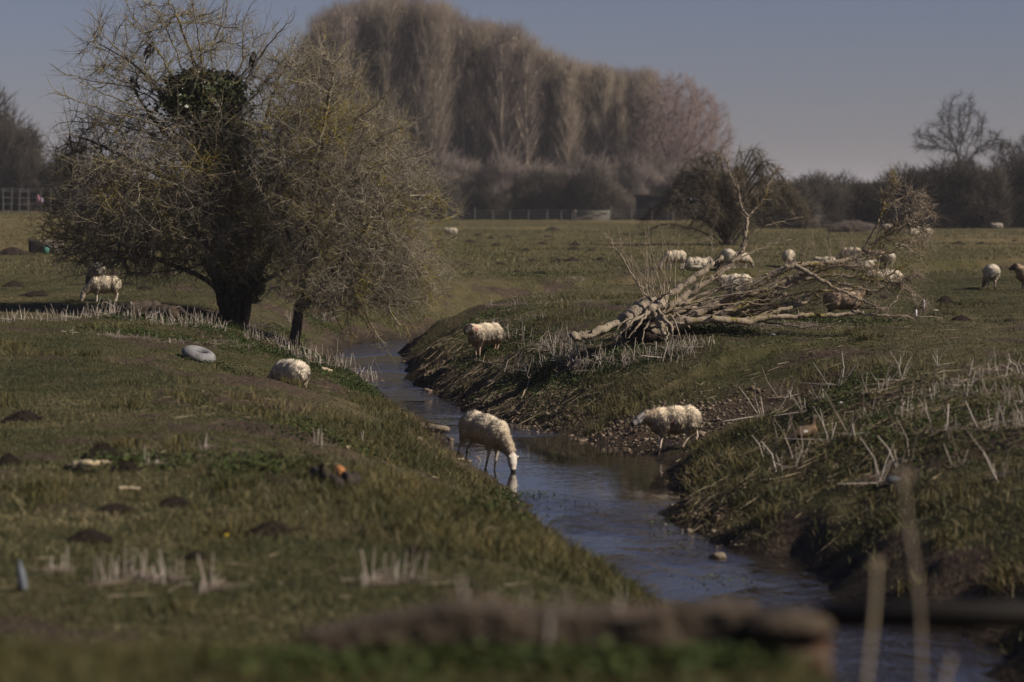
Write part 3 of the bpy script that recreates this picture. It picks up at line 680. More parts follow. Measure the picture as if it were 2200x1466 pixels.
T1 = thorn_tree('hawthorn_tree', 'broad ivy-clad hawthorn with a thick dark trunk and bare tangled crown', tuple(B1), stems1, specs1, 3, M['bark'], per=3, L=(.25, .95), curl=(0, 0, -.01), top_up=1.2, kill=.2, tip=.0085,
          extra=[(L1(*a), L1(*b)) for a, b in [((430, 260), (165, 88)), ((430, 250), (215, 45)), ((420, 240), (265, 5)), ((430, 240), (318, -15)), ((435, 230), (372, -30)), ((440, 230), (430, -25)), ((450, 230), (492, -10)), ((460, 240), (545, 15)), ((470, 250), (590, 60)), ((480, 260), (640, 48)), ((480, 280), (645, 110)), ((420, 290), (125, 155)), ((400, 300), (150, 205)), ((400, 330), (118, 262)), ((390, 350), (175, 240)), ((400, 420), (105, 395)), ((400, 450), (92, 470)), ((390, 520), (88, 440)), ((400, 540), (108, 560)), ((420, 560), (170, 590)), ((430, 570), (260, 600)), ((440, 300), (230, 150)), ((450, 290), (320, 90)), ((460, 280), (560, 140)), ((430, 300), (280, 110)), ((440, 260), (400, 60)), ((470, 300), (520, 80)), ((420, 330), (190, 180)), ((430, 500), (130, 520)), ((440, 470), (160, 430))]])
ivy_mass(T1, [(L1(435, 205, -.2), (.95, .85, .62), 5200), (L1(470, 300, .1), (.75, .7, .75), 2600), (L1(430, 225, -.3), (1.25, 1.0, .8), 1300), (L1(480, 360, -.7), (.9, .5, 1.1), 900), (L1(490, 410, .2), (.6, .6, .9), 1800), (L1(500, 520, .1), (.5, .5, .6), 1300), (L1(497, 615, -.05), (.38, .36, .45), 2000), (L1(545, 610, -.1), (.25, .3, .45), 800)], 5)
# tangle of dead ivy stems round the bole
g = Geo(); r_ = np.random.default_rng(8)
for k_ in range(46):
    a0 = r_.uniform(0, 6.28); rr0 = r_.uniform(.14, .32); x0 = L1(505, 700)
    pts = [(x0[0] + rr0 * math.cos(a0), rr0 * math.sin(a0), r_.uniform(-.1, .1)), (x0[0] - .05 + r_.normal(0, .08) + .30 * math.cos(a0 + .5), .30 * math.sin(a0 + .5), .45), (x0[0] - .12 + .36 * math.cos(a0 + 1), .34 * math.sin(a0 + 1), .95), (x0[0] - .2 + .6 * math.cos(a0 + 1.2), .5 * math.sin(a0 + 1.2), 1.5)]
    q = spline(pts, 4); q += r_.normal(0, .02, q.shape); chain(g, q, r_.uniform(.012, .035), 5, r_.random(), .2, k_, False)
g.build('ivy_stem_tangle', M['trunk'], T1)
L2 = lambda px, py, dy=0.0: loc(B2, px, py, dy)
stems2 = [([L2(630, 752), L2(636, 715), L2(642, 670), L2(648, 620), L2(652, 560), L2(668, 450), L2(690, 320), L2(705, 200)], .135, .03, None),
          ([L2(645, 668), L2(668, 640, -.1), L2(700, 600, -.3), L2(750, 540, -.4), L2(800, 470, -.5)], .085, .025, 9),
          ([L2(650, 600), L2(690, 520, .4), L2(740, 420, .6), L2(780, 320, .6)], .07, .02, 14),
          ([L2(651, 580), L2(620, 500, -.3), L2(600, 400, -.5), L2(600, 300, -.4)], .06, .02, 15)]
specs2 = [(L2(735, 400), (1.95, 1.7, 2.1), 1900), (L2(810, 560), (1.5, 1.4, 1.1), 900), (L2(690, 190), (1.0, 1.0, 1.1), 180), (L2(720, 640), (.9, 1.0, .45), 140), (L2(600, 360), (.8, 1.0, 1.7), 260), (L2(860, 420), (1.1, 1.0, 1.0), 300), (L2(720, 600, -.6), (1.5, .8, .8), 420), (L2(860, 600), (1.15, 1, .85), 380)]
T2 = thorn_tree('thorn_tree', 'slender bare thorn tree with yellow lichen drooping over the stream', tuple(B2), stems2, specs2, 9, M['bark_fine'], per=5, L=(.25, .75), curl=(.01, 0, -.035), tip=.0070, top_up=1.1, kill=.2,
          extra=[(L2(*a), L2(*b)) for a, b in [((690, 330), (690, 65)), ((690, 330), (740, 90)), ((700, 340), (790, 140)), ((700, 350), (840, 200)), ((720, 400), (890, 260)), ((740, 420), (925, 330)), ((760, 460), (960, 400)), ((780, 490), (985, 455)), ((780, 540), (975, 510)), ((770, 560), (960, 580)), ((760, 580), (935, 640)), ((740, 600), (880, 700)), ((660, 480), (575, 240)), ((650, 540), (560, 380)), ((680, 400), (640, 120)), ((720, 620), (830, 735)), ((700, 620), (760, 720))]])
# drooping outer sprays with lichen
g = Geo(); r_ = np.random.default_rng(31)
for px, py, qx, qy in [(760, 640, 815, 745), (740, 650, 800, 720), (790, 620, 860, 720), (850, 560, 960, 560), (860, 480, 985, 470), (840, 500, 965, 520), (800, 640, 900, 690), (690, 650, 740, 720), (600, 620, 560, 650), (880, 420, 985, 455)]:
    q = spline([L2(px, py, r_.normal(0, .4)), L2((px + qx) / 2, (py + qy) / 2 - 15, 0), L2(qx, qy, r_.normal(0, .3))], 6); q += r_.normal(0, .015, q.shape)
    chain(g, q, np.linspace(.016, .005, len(q)), 5, r_.random(), .1, 3, False)
    D = nrm(np.gradient(q, axis=0)); add_twigs(g, q[3:], D[3:], r_, 3, (.1, .4), 3, .005, .2, (0, 0, -.05), .7, 1, .5)
g.build('drooping_spray', M['bark_fine'], T2)

# ------------------------------------------------------------------ far plants
def poplar_template(seed, h=30.0, w=3.6, base=6.0, twig=M['far_twig'], n=4600, spread=.5):
    r_ = np.random.default_rng(seed); root = empty('poplar_tree'); g = Geo()
    tr = spline([(0, 0, -1), (r_.normal(0, .2), r_.normal(0, .2), h * .4), (r_.normal(0, .4), r_.normal(0, .4), h * .97)], 7)
    chain(g, tr, np.linspace(.40, .08, len(tr)), 7, .5, .05, seed)
    nb = 75; zb = r_.uniform(base, h * .93, nb); az = r_.uniform(0, 6.28, nb); Lb = w * (1.15 - .75 * ((zb - base) / (h - base)) ** 2) * r_.uniform(.7, 1.2, nb)
    P0 = np.stack([np.zeros(nb), np.zeros(nb), zb], 1); d = nrm(np.stack([np.cos(az) * spread, np.sin(az) * spread, np.ones(nb)], 1)); d[:, 2] = np.maximum(d[:, 2], .3)
    P1 = P0 + d * (Lb * 1.5)[:, None]; tubes(g, P0, P1, .10, .035, 4)
    g.build('trunk', M['far_trunk'], root, True)
    k = r_.integers(0, nb, n); t = r_.uniform(.15, 1.05, (n, 1)); Q = P0[k] + (P1[k] - P0[k]) * t + r_.normal(0, .55, (n, 3))
    dd = nrm(d[k] * .8 + r_.normal(0, .24, (n, 3)) + np.array([0, 0, .75])); g = Geo(); kt = 260; Pt = tr[-3] + r_.normal(0, .9, (kt, 3)) * np.array([1, 1, .5]); spikes(g, Pt, Pt + nrm(r_.normal(0, .22, (kt, 3)) + np.array([0, 0, 1])) * r_.uniform(1.2, 3.2, (kt, 1)), .022, r_.random(kt))
    spikes(g, Q, Q + dd * r_.uniform(.8, 2.2, (n, 1)), r_.uniform(.014, .028, n), np.clip(r_.normal(.5, .28, n), 0, 1))
    g.build('crown', twig, root); return root
def bush_template(name, seed, w, h, mat, n=6000, L=(.5, 1.2), r=.022, flat=.75, stemmat=M['bush_twig'], trunk=True):
    """stems fanned from the foot and a crown of fine twigs in uneven clumps"""
    r_ = np.random.default_rng(seed); root = empty(name); g = Geo()
    nc = 26; v = nrm(r_.normal(0, 1, (nc, 3))); v[:, 2] = np.abs(v[:, 2]); C = v * np.array([w, w * .8, h]) * r_.uniform(.45, .92, (nc, 1)); C[:, 2] = np.maximum(C[:, 2], .12 * h)
    tubes(g, r_.normal(0, .12 * w, (nc, 3)) * np.array([1, 1, 0]) - np.array([0, 0, .2]), C, .014 * h + .02, .012 * h, 5); g.build('stem', stemmat, root)
    k = r_.integers(0, nc, n); rad = r_.uniform(.18, .42, nc) ; P = C[k] + nrm(r_.normal(0, 1, (n, 3))) * (r_.uniform(0, 1, (n, 1)) ** .5) * rad[k][:, None] * np.array([w, w * .8, h * flat]); P[:, 2] = np.abs(P[:, 2])
    d = nrm(nrm(P - C[k]) * .6 + nrm(P) * .5 + r_.normal(0, .5, (n, 3)) + np.array([0, 0, .15])); g = Geo()
    spikes(g, P, P + d * r_.uniform(L[0], L[1], (n, 1)), r * r_.uniform(.6, 1.3, n), np.clip(r_.normal(.5, .28, n) + r_.normal(0, .12, nc)[k], 0, 1)); g.build('crown', mat, root); return root
def limb_tree(name, label, base, h, specs, seed, twig, cap_=1400, tip=.02, group=None, L=(.6, 1.6), per=4, trunk_r=.45, fork=.3, curl=(0, 0, .03), step=.55):
    r_ = np.random.default_rng(seed); root = empty(name, base, 0, label, 'tree', group)
    tr = [np.array([r_.normal(0, .1), r_.normal(0, .1), z]) for z in np.linspace(-.3, h * fork, 6)]
    A = lobes(r_, specs); pos, pr = colonize(tr, [-1, 0, 1, 2, 3, 4], A, step, 6.0, .8, 90, r_, (0, 0, .12), .2, cap_)
    rad = pipe(pos, pr, tip, 2.2, trunk_r); ch = np.arange(1, len(pos)); pa = pr[ch]; g = Geo(); m = rad[ch] > trunk_r * .28
    tubes(g, pos[pa[m]], pos[ch[m]], rad[pa[m]], rad[ch[m]], 8); g.build('trunk', M['trunk'], root, True)
    g = Geo(); m = ~m; tubes(g, pos[pa[m]], pos[ch[m]], np.minimum(rad[pa[m]], rad[ch[m]] * 1.4), rad[ch[m]], 4, r_.uniform(0, .7, m.sum()))
    tw = ch[rad[ch] < tip * 5]; add_twigs(g, pos[tw], nrm(pos[tw] - pos[pr[tw]]), r_, per, L, 3, tip * .7, .2, curl, .8, 1, 0)
    g.build('crown', twig, root); return root

def X(px, y): return (px - 1100) / F * y
def first(tpl, flag={}):
    if tpl.name in flag: return copy_tree(tpl)
    flag[tpl.name] = 1; return tpl
def put(tpl, px, y, sc, label, group, cat='tree', rz=None, dz=-.1):
    o = first(tpl); x_ = X(px, y); o.location = (x_, y, gz(x_, y) + dz); o.rotation_euler = (0, 0, random.uniform(0, 6.28) if rz is None else rz); o.scale = sc if isinstance(sc, tuple) else (sc,) * 3
    tag(o, label, cat, group); return o
# --- the poplar wood
POP = [poplar_template(40 + q) for q in range(4)]
prof = [(650, 150), (668, 90), (700, 25), (760, 8), (850, 0), (930, 12), (980, 30), (1010, 52), (1080, 52), (1120, 75), (1150, 100), (1180, 122), (1250, 138), (1330, 150), (1400, 150)]
def topy(px): return float(np.interp(px, [p[0] for p in prof], [p[1] for p in prof]))
rr = random.Random(4); n_p = 0
for row, (Y, off) in enumerate([(325, 0), (338, 9), (352, 20)]):
    px = 672 + off
    while px < 1400:
        need = CAMZ + (430 - topy(px) - rr.uniform(-7, 13)) / F * Y; x_ = X(px, Y); b_ = gz(x_, Y); sc = (need - b_) / 31.0
        o = put(POP[n_p % 4], px, Y + rr.uniform(-6, 6), (sc * 1.02 * rr.uniform(.8, 1.25), sc * 1.0, sc), 'tall bare poplar packed among others in the far wood', 'poplars of the far wood'); n_p += 1
        if rr.random() < .3:
            for c_ in kids(o):
                if c_.name.startswith('crown'): c_.material_slots[0].link = 'OBJECT'; c_.material_slots[0].material = M['brush']
        px += rr.uniform(10, 16)
b_ = gz(X(1450, 318), 318)
RT = limb_tree('round_tree', 'rounded reddish-brown bare tree closing the wood, taller than the poplars beside it', (X(1450, 318), 318, b_), 20, [((0, 0, 11.5), (5.6, 5.5, 7.2), 650), ((-2.5, 0, 8), (4.5, 4, 5), 250)], 61, M['far_twig_red'], 1500, .03, None, (.9, 2.2), 6, .45, .2)
for px, py, s in [(1395, 152, .9), (1350, 165, .9), (1500, 190, .72)]:
    Y = 330 + s * 8; x_ = X(px, Y); need = CAMZ + (430 - py) / F * Y
    o = copy_tree(RT, (x_, Y, gz(x_, Y)), rr.uniform(0, 6), (need - gz(x_, Y)) / 19.0, 'smaller reddish bare tree crowding the rounded one at the end of the wood', 'reddish trees ending the wood')
# pale reddish brushwood under the wood
BR = [bush_template('brushwood_bush', 70 + q, 4.5, 5.0, M['brush'], 5200, (.8, 1.8), .035) for q in range(2)]
px = 700
while px < 1560:
    Y = rr.uniform(296, 312); put(BR[n_p % 2], px, Y, rr.uniform(.75, 1.15), 'pale reddish brushwood below the far poplars', 'brushwood at the foot of the wood', 'bush'); n_p += 1; px += rr.uniform(34, 50)
px = 690
while px < 1560:
    Y = rr.uniform(314, 320); put(BR[n_p % 2], px, Y, rr.uniform(1.2, 1.7), 'pale reddish brushwood below the far poplars', 'brushwood at the foot of the wood', 'bush'); n_p += 1; px += rr.uniform(34, 50)
# dark field hedge
HB = [bush_template('hedge_bush', 80 + q, 3.2, 3.8, M['bush_twig'], 6500, (.4, 1.0), .026) for q in range(3)]
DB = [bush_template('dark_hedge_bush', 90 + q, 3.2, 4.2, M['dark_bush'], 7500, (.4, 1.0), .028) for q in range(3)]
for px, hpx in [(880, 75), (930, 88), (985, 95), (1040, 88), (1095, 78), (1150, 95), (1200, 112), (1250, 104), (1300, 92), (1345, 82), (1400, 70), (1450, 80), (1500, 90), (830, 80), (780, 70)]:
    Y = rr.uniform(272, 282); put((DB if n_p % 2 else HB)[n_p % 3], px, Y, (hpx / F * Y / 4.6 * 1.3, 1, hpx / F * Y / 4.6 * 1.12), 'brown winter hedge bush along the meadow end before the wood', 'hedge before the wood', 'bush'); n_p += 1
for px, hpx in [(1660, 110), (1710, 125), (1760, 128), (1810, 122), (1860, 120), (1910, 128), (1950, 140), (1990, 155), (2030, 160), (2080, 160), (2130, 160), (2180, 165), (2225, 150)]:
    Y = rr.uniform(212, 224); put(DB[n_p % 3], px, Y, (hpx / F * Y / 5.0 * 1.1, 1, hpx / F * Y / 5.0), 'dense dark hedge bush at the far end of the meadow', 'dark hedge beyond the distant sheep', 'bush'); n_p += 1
x_ = X(2060, 232)
limb_tree('oak_tree', 'bare spreading tree standing tall above the dark hedge', (x_, 232, gz(x_, 232)), 12.5, [((-.2, 0, 9.6), (2.9, 2.6, 3.4), 520), ((-2.6, 0, 8.3), (2.4, 2, 1.5), 260), ((2.6, 0, 8.0), (2.6, 2, 1.6), 260)], 66, M['dark_bush'], 2000, .021, None, (.4, 1.2), 7, .34, .42, step=.33)
for px, sc in [(2165, .92), (2215, 1.0)]:
    Y = 240; x_ = X(px, Y)
    o = copy_tree(RT, (x_, Y, gz(x_, Y)), rr.uniform(0, 6), (.42 * sc, .42 * sc, .50 * sc), 'thin-twigged bare tree beside the spreading one over the dark hedge', 'thin trees over the dark hedge')
    for c_ in kids(o):
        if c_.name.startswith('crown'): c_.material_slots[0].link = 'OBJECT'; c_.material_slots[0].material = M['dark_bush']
# left dark trees
for k_, (px, py, Y, w_) in enumerate([(-30, 165, 250, 1.1), (25, 215, 245, 1.0), (62, 300, 240, .75), (-70, 150, 255, 1.2)]):
    x_ = X(px, Y); b_ = gz(x_, Y); h_ = CAMZ + (430 - py) / F * Y - b_
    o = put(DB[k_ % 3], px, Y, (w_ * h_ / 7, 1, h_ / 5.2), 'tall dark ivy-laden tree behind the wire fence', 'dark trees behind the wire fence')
for k_, (px, py, Y) in enumerate([(175, 300, 225), (120, 340, 235), (240, 330, 240), (90, 370, 232), (300, 350, 245), (380, 350, 250), (460, 360, 255), (540, 370, 260), (620, 360, 262), (700, 370, 266)]):
    x_ = X(px, Y); b_ = gz(x_, Y); h_ = CAMZ + (430 - py) / F * Y - b_
    put((DB + HB)[k_ % 6], px, Y, (h_ / 5.0, 1, h_ / 4.8), 'dull brown bush in the thicket behind the hawthorn', 'thicket behind the hawthorn', 'bush')
# drooping bush in the middle meadow
Bw = gp(1565, 528); k_ = Bw[1] / F
def drooping(seed=71):
    r_ = np.random.default_rng(seed); root = empty('drooping_bush', tuple(Bw), 0, 'drooping bare bush standing alone in the meadow over the grazing sheep', 'bush'); g = Geo(); gt = Geo()
    nb = 80; az = r_.uniform(0, 6.28, nb); rad = r_.uniform(.15, 1, nb) ** .6; top = 5.4 * np.sqrt(np.clip(1.03 - rad ** 2, .05, 1)) * r_.uniform(.75, 1.05, nb)
    for q in range(nb):
        ex = math.cos(az[q]) * rad[q] * 4.7; ey = math.sin(az[q]) * rad[q] * 3.2
        p = spline([(r_.normal(0, .12), r_.normal(0, .12), -.1), (ex * .25, ey * .25, top[q] * .55), (ex * .75, ey * .75, top[q]), (ex * 1.05, ey * 1.05, top[q] * .72 - .2)], 7)
        p += r_.normal(0, .03, p.shape); chain(gt, p, np.linspace(.06, .012, len(p)), 5, r_.random(), .1, q, False)
        D = nrm(np.gradient(p, axis=0)); k0 = 6; P = np.repeat(p[k0:], 7, 0); DD = np.repeat(D[k0:], 7, 0); n = len(P)
        d = nrm(DD * .5 + r_.normal(0, .55, (n, 3)) + np.array([0, 0, -.15])); Ls = r_.uniform(.3, .9, (n, 1)); tone = np.clip(r_.normal(.45, .28, n), 0, 1)
        mid = P + d * Ls * .5; d2 = nrm(d + np.array([0, 0, -.55])); tubes(g, P, mid, .010, .008, 3, tone); spikes(g, mid, mid + d2 * Ls * .7, .009, tone)
    gt.build('stem', M['bush_twig'], root); g.build('crown', M['willow'], root)
drooping()

for x_, y_, s_, h_ in [(12.5, 13.5, 1.0, 1.7)]:  # unseen bush beyond the right edge, added only for its shade on the bank
    o = copy_tree(DB[0], (x_, y_, gz(x_, y_) - .1), 1.0, (s_, s_, h_)); tag(o, 'unseen dark bush added to shade the bank by the beam', 'bush', 'added bushes shading the near bank')
# ------------------------------------------------------------------ fallen tree
FY = 46.0
FB = gp(1400, 735)
FT = empty('fallen_tree', tuple(FB), 0, 'dead pale fallen tree with torn roots and a lichened twig spray', 'tree')
def fl(px, py, dy=0.0):
    p = at(px, py, FB[1] + dy); p[2] = max(p[2], gz(p[0], p[1]) + .01); return (p[0] - FB[0], p[1] - FB[1], p[2] - FB[2])
r_ = np.random.default_rng(77)
gl = Geo(); gr_ = Geo(); gtw = Geo(); glog = Geo()
def limb(pts, r0, r1, g=gl, n=9, per=3, twl=(.12, .45), start=.45, rough=.12):
    q = spline([fl(*p) for p in pts], 8); q[1:-1] += r_.normal(0, .012, (len(q) - 2, 3)); rad = np.linspace(r0, r1, len(q)) * (1 + .08 * np.sin(np.arange(len(q)) * 1.3))
    chain(g, q, rad, n, r_.uniform(.2, .9), rough, int(q[0][0] * 100) % 99)
    k0 = int(len(q) * start)
    if per: 
        D = nrm(np.gradient(q, axis=0)); add_twigs(gtw, q[k0:], D[k0:], r_, per, twl, 3, .0055, .25, (0, 0, .02), .9, 1, .6)
    # knots and broken snags
    for k_ in range(3, len(q) - 2, 5):
        e = nrm(r_.normal(0, 1, 3) + np.array([0, -.3, .4])); tubes(g, [q[k_]], [q[k_] + e * (rad[k_] + r_.uniform(.02, .10))], [rad[k_] * .45], [rad[k_] * .28], 6, r_.random())
# root end: the thick pale log
limb([(1228, 727, -.6), (1275, 715, -.5), (1330, 693, -.2), (1375, 668, 0), (1412, 650, .1), (1455, 622, .2), (1500, 590, .3), (1540, 562, .4), (1552, 555, .4)], .075, .05, glog, 11, 0, rough=.2)
limb([(1335, 695, -.15), (1370, 672, 0), (1400, 655, .05), (1420, 660, .1)], .15, .17, glog, 11, 0, rough=.25)
limb([(1395, 660, -.1), (1415, 688, -.2), (1425, 715, -.35), (1432, 730, -.4)], .09, .03, glog, 9, 0, rough=.4)
for pts in [[(1400, 660, -.2), (1425, 690, -.4), (1432, 725, -.55)], [(1395, 668, -.2), (1370, 700, -.4), (1345, 728, -.5)], [(1405, 665, -.2), (1395, 700, -.4), (1385, 730, -.5)], [(1380, 670, -.1), (1340, 710, -.3), (1310, 735, -.4)], [(1415, 665, -.2), (1445, 695, -.4), (1460, 725, -.5)], [(1395, 660, 0), (1388, 640, -.1), (1380, 625, -.1)], [(1408, 655, 0), (1420, 635, -.15), (1440, 622, -.1)], [(1420, 690, -.3), (1440, 710, -.5), (1436, 740, -.55)], [(1360, 690, 0), (1330, 722, -.2), (1322, 738, -.3)]]:
    for rep in range(2 if r_.random() < .4 else 1):
        q = spline([fl(p[0] + r_.normal(0, 7), p[1] + r_.normal(0, 7), p[2] + r_.normal(0, .08)) for p in pts], 6); q += r_.normal(0, .012, q.shape)
        chain(gr_, q, np.linspace(r_.uniform(.018, .042), .006, len(q)), 6, r_.random(), .3, rep, True)
# boughs
limb([(1395, 715, 0), (1440, 702, .1), (1500, 672, .2), (1560, 640, .3), (1620, 612, .3), (1670, 585, .3), (1705, 569, .3)], .105, .06)
limb([(1440, 700, .2), (1510, 668, .5), (1570, 645, .6), (1640, 622, .7), (1700, 597, .8), (1760, 572, .8), (1830, 560, .9)], .08, .03)
limb([(1705, 569, .3), (1745, 590, .1), (1780, 612, 0), (1830, 636, -.1), (1870, 655, -.2), (1900, 668, -.3)], .05, .012)
limb([(1700, 570, .3), (1760, 566, .4), (1815, 560, .5), (1855, 540, .6), (1900, 508, .7), (1950, 478, .8), (1985, 445, .9)], .05, .012, per=4)
limb([(1830, 560, .6), (1900, 548, .8), (1960, 520, 1.0), (2000, 500, 1.1)], .03, .008, per=4)
limb([(1855, 540, .6), (1880, 490, .6), (1895, 450, .5), (1905, 420, .5), (1925, 400, .5), (1915, 372, .5)], .024, .006, per=5)
limb([(1895, 455, .5), (1930, 430, .6), (1965, 412, .7), (1985, 425, .7)], .016, .006, per=4)
limb([(1905, 500, .7), (1950, 455, .6), (1980, 435, .5), (2005, 470, .4)], .018, .005, per=4)
limb([(1395, 690, .5), (1450, 650, .7), (1500, 618, .8), (1550, 585, .9), (1590, 545, 1.0), (1603, 500, 1.0), (1606, 466, 1.0)], .075, .03, per=1)
limb([(1606, 466, 1.0), (1590, 440, 1.0), (1585, 405, 1.0), (1570, 380, 1.0), (1563, 350, 1.0), (1548, 338, 1.0)], .024, .006, per=3, twl=(.08, .3), start=.2)
limb([(1606, 466, 1.0), (1630, 440, 1.0), (1645, 415, 1.0), (1655, 385, 1.0), (1672, 362, 1.0)], .022, .006, per=3, twl=(.08, .3), start=.2)
limb([(1520, 600, .8), (1580, 560, .9), (1650, 528, 1.0), (1700, 515, 1.1)], .018, .006, per=1)
limb([(1560, 580, .9), (1620, 500, .9), (1670, 478, .9), (1725, 468, .9)], .014, .005, per=1)
limb([(1420, 690, .6), (1470, 665, .7), (1520, 662, .8), (1600, 660, .9), (1690, 632, .9)], .055, .03, per=0)
limb([(1440, 705, 0), (1530, 680, .2), (1590, 658, .3), (1640, 640, .4), (1690, 632, .4)], .06, .035, per=0)
limb([(1400, 680, .9), (1470, 668, 1.0), (1560, 672, 1.0), (1640, 668, 1.1), (1700, 655, 1.2), (1760, 640, 1.2)], .085, .03, per=1)
limb([(1470, 692, -.2), (1530, 686, -.2), (1600, 690, -.1), (1680, 680, 0), (1750, 678, .1), (1830, 674, .2), (1855, 672, .2)], .07, .03, per=0)
limb([(1590, 690, 0), (1660, 672, .1), (1710, 655, .2), (1745, 645, .3), (1755, 632, .3)], .05, .02, per=1)
limb([(1530, 672, .3), (1580, 690, .1), (1600, 694, 0)], .04, .03, per=0)
limb([(1690, 610, .5), (1730, 602, .5), (1780, 592, .5), (1850, 598, .4), (1910, 606, .4), (1945, 612, .3)], .042, .012, per=4)
limb([(1760, 600, .5), (1820, 612, .3), (1880, 625, .3), (1950, 600, .3), (1975, 590, .3)], .03, .008, per=5)
limb([(1700, 655, .4), (1750, 628, .4), (1800, 625, .3), (1860, 622, .2)], .03, .012, per=2)
limb([(1640, 640, .3), (1690, 612, .3), (1740, 590, .2), (1790, 575, .1), (1850, 572, 0), (1900, 585, 0)], .035, .008, per=4)
limb([(1830, 668, -.2), (1880, 678, -.2), (1940, 680, -.2), (2025, 684, -.2)], .03, .010, per=1)
limb([(1850, 662, -.1), (1910, 660, -.2), (1940, 620, 0), (1965, 640, 0), (1968, 668, 0)], .018, .004, per=3)
limb([(1945, 612, .3), (1965, 630, .2), (1985, 650, .1), (1985, 668, .1)], .010, .003, per=4)
# upright sprays of thin shoots at the root end
for k_ in range(20):
    x0 = r_.uniform(1375, 1470); y0 = r_.uniform(630, 675); x1 = x0 + r_.normal(-10, 45); y1 = r_.uniform(485, 590); dy = r_.uniform(-.2, 1.0)
    q = spline([fl(x0, y0, dy * .5), fl((x0 + x1) / 2 + r_.normal(0, 8), (y0 + y1) / 2, dy), fl(x1, y1, dy)], 5)
    chain(gtw, q, np.linspace(.011, .004, len(q)), 5, r_.random(), .1, k_, False); D = nrm(np.gradient(q, axis=0)); add_twigs(gtw, q[4:], D[4:], r_, 1, (.08, .3), 3, .004, .25, (0, 0, .05), .7, 1, .4)
limb([(1400, 650, .1), (1370, 610, .2), (1330, 545, .3), (1318, 530, .3), (1312, 512, .3)], .024, .006, per=1)
limb([(1385, 640, .2), (1360, 585, .3), (1335, 540, .4), (1330, 500, .4)], .018, .005, per=1)
limb([(1500, 620, .4), (1525, 560, .5), (1530, 530, .5), (1520, 510, .5)], .012, .004, per=1)
for k_ in range(16):
    x0 = r_.uniform(1600, 1850); y0 = r_.uniform(555, 600); x1 = x0 + r_.normal(5, 22); y1 = y0 - r_.uniform(30, 85); dy = r_.uniform(.2, .9)
    q = spline([fl(x0, y0, dy), fl((x0 + x1) / 2 + r_.normal(0, 5), (y0 + y1) / 2, dy), fl(x1, y1, dy)], 5); chain(gtw, q, np.linspace(.010, .004, len(q)), 5, r_.random(), .1, k_, False)
    D = nrm(np.gradient(q, axis=0)); add_twigs(gtw, q[3:], D[3:], r_, 2, (.08, .3), 3, .004, .25, (0, 0, .05), .7, 1, .4)
for k_ in range(30):
    xa = r_.uniform(1420, 1560); ya = r_.uniform(655, 698); ln = r_.uniform(120, 330); up = r_.uniform(-.05, .30); dy = r_.uniform(-.3, 1.3); xb = xa + ln; yb = min(ya - ln * up, 692)
    limb([(xa, ya, dy), (xa + ln * .35, ya - ln * up * .45 + r_.normal(0, 6), dy + r_.normal(0, .1)), (xa + ln * .7, ya - ln * up * .75 + r_.normal(0, 8), dy), (xb, yb + r_.normal(0, 6), dy)], r_.uniform(.016, .036), .006, per=int(r_.integers(0, 3)), twl=(.08, .3))
# dense spray at the crown end
A = lobes(r_, [(fl(1955, 470, .7), (.55, .5, .55), 120), (fl(1930, 540, .6), (.75, .5, .35), 130), (fl(1900, 590, .4), (.6, .5, .35), 90), (fl(1800, 570, .5), (.8, .4, .15), 60)])
c0 = [fl(1855, 540, .6), fl(1900, 508, .7), fl(1950, 478, .8), fl(1780, 575, .5), fl(1850, 598, .4), fl(1900, 600, .4)]
pos, pr = colonize(c0, [-1, 0, 1, 0, 3, 4], A, .09, 1.5, .12, 80, r_, (0, 0, .05), .3, 1500)
rad = pipe(pos, pr, .0055, 2.4, .02); ch = np.arange(6, len(pos)); tubes(gtw, pos[pr[ch]], pos[ch], np.minimum(rad[pr[ch]], rad[ch] * 1.4), rad[ch], 5, r_.uniform(0, .8, len(ch)))
add_twigs(gtw, pos[ch], nrm(pos[ch] - pos[pr[ch]]), r_, 1, (.10, .34), 3, .0062, .25, (.01, 0, -.01), .9, 1, .6)
iv, it_ = ico(3); v = iv * np.array([.42, .30, .24]) * (1 + .35 * n3(iv, .7, 4) + .22 * n3(iv, .25, 9))[:, None]; mk('root_plate', v + np.array(fl(1392, 706, .25)), it_, M['soil'], FT, True)
glog.build('trunk', M['root'], FT, True); gr_.build('torn_root', M['root'], FT, True); gl.build('bough', M['deadwood'], FT, True); gtw.build('twig', M['deadwood'], FT)
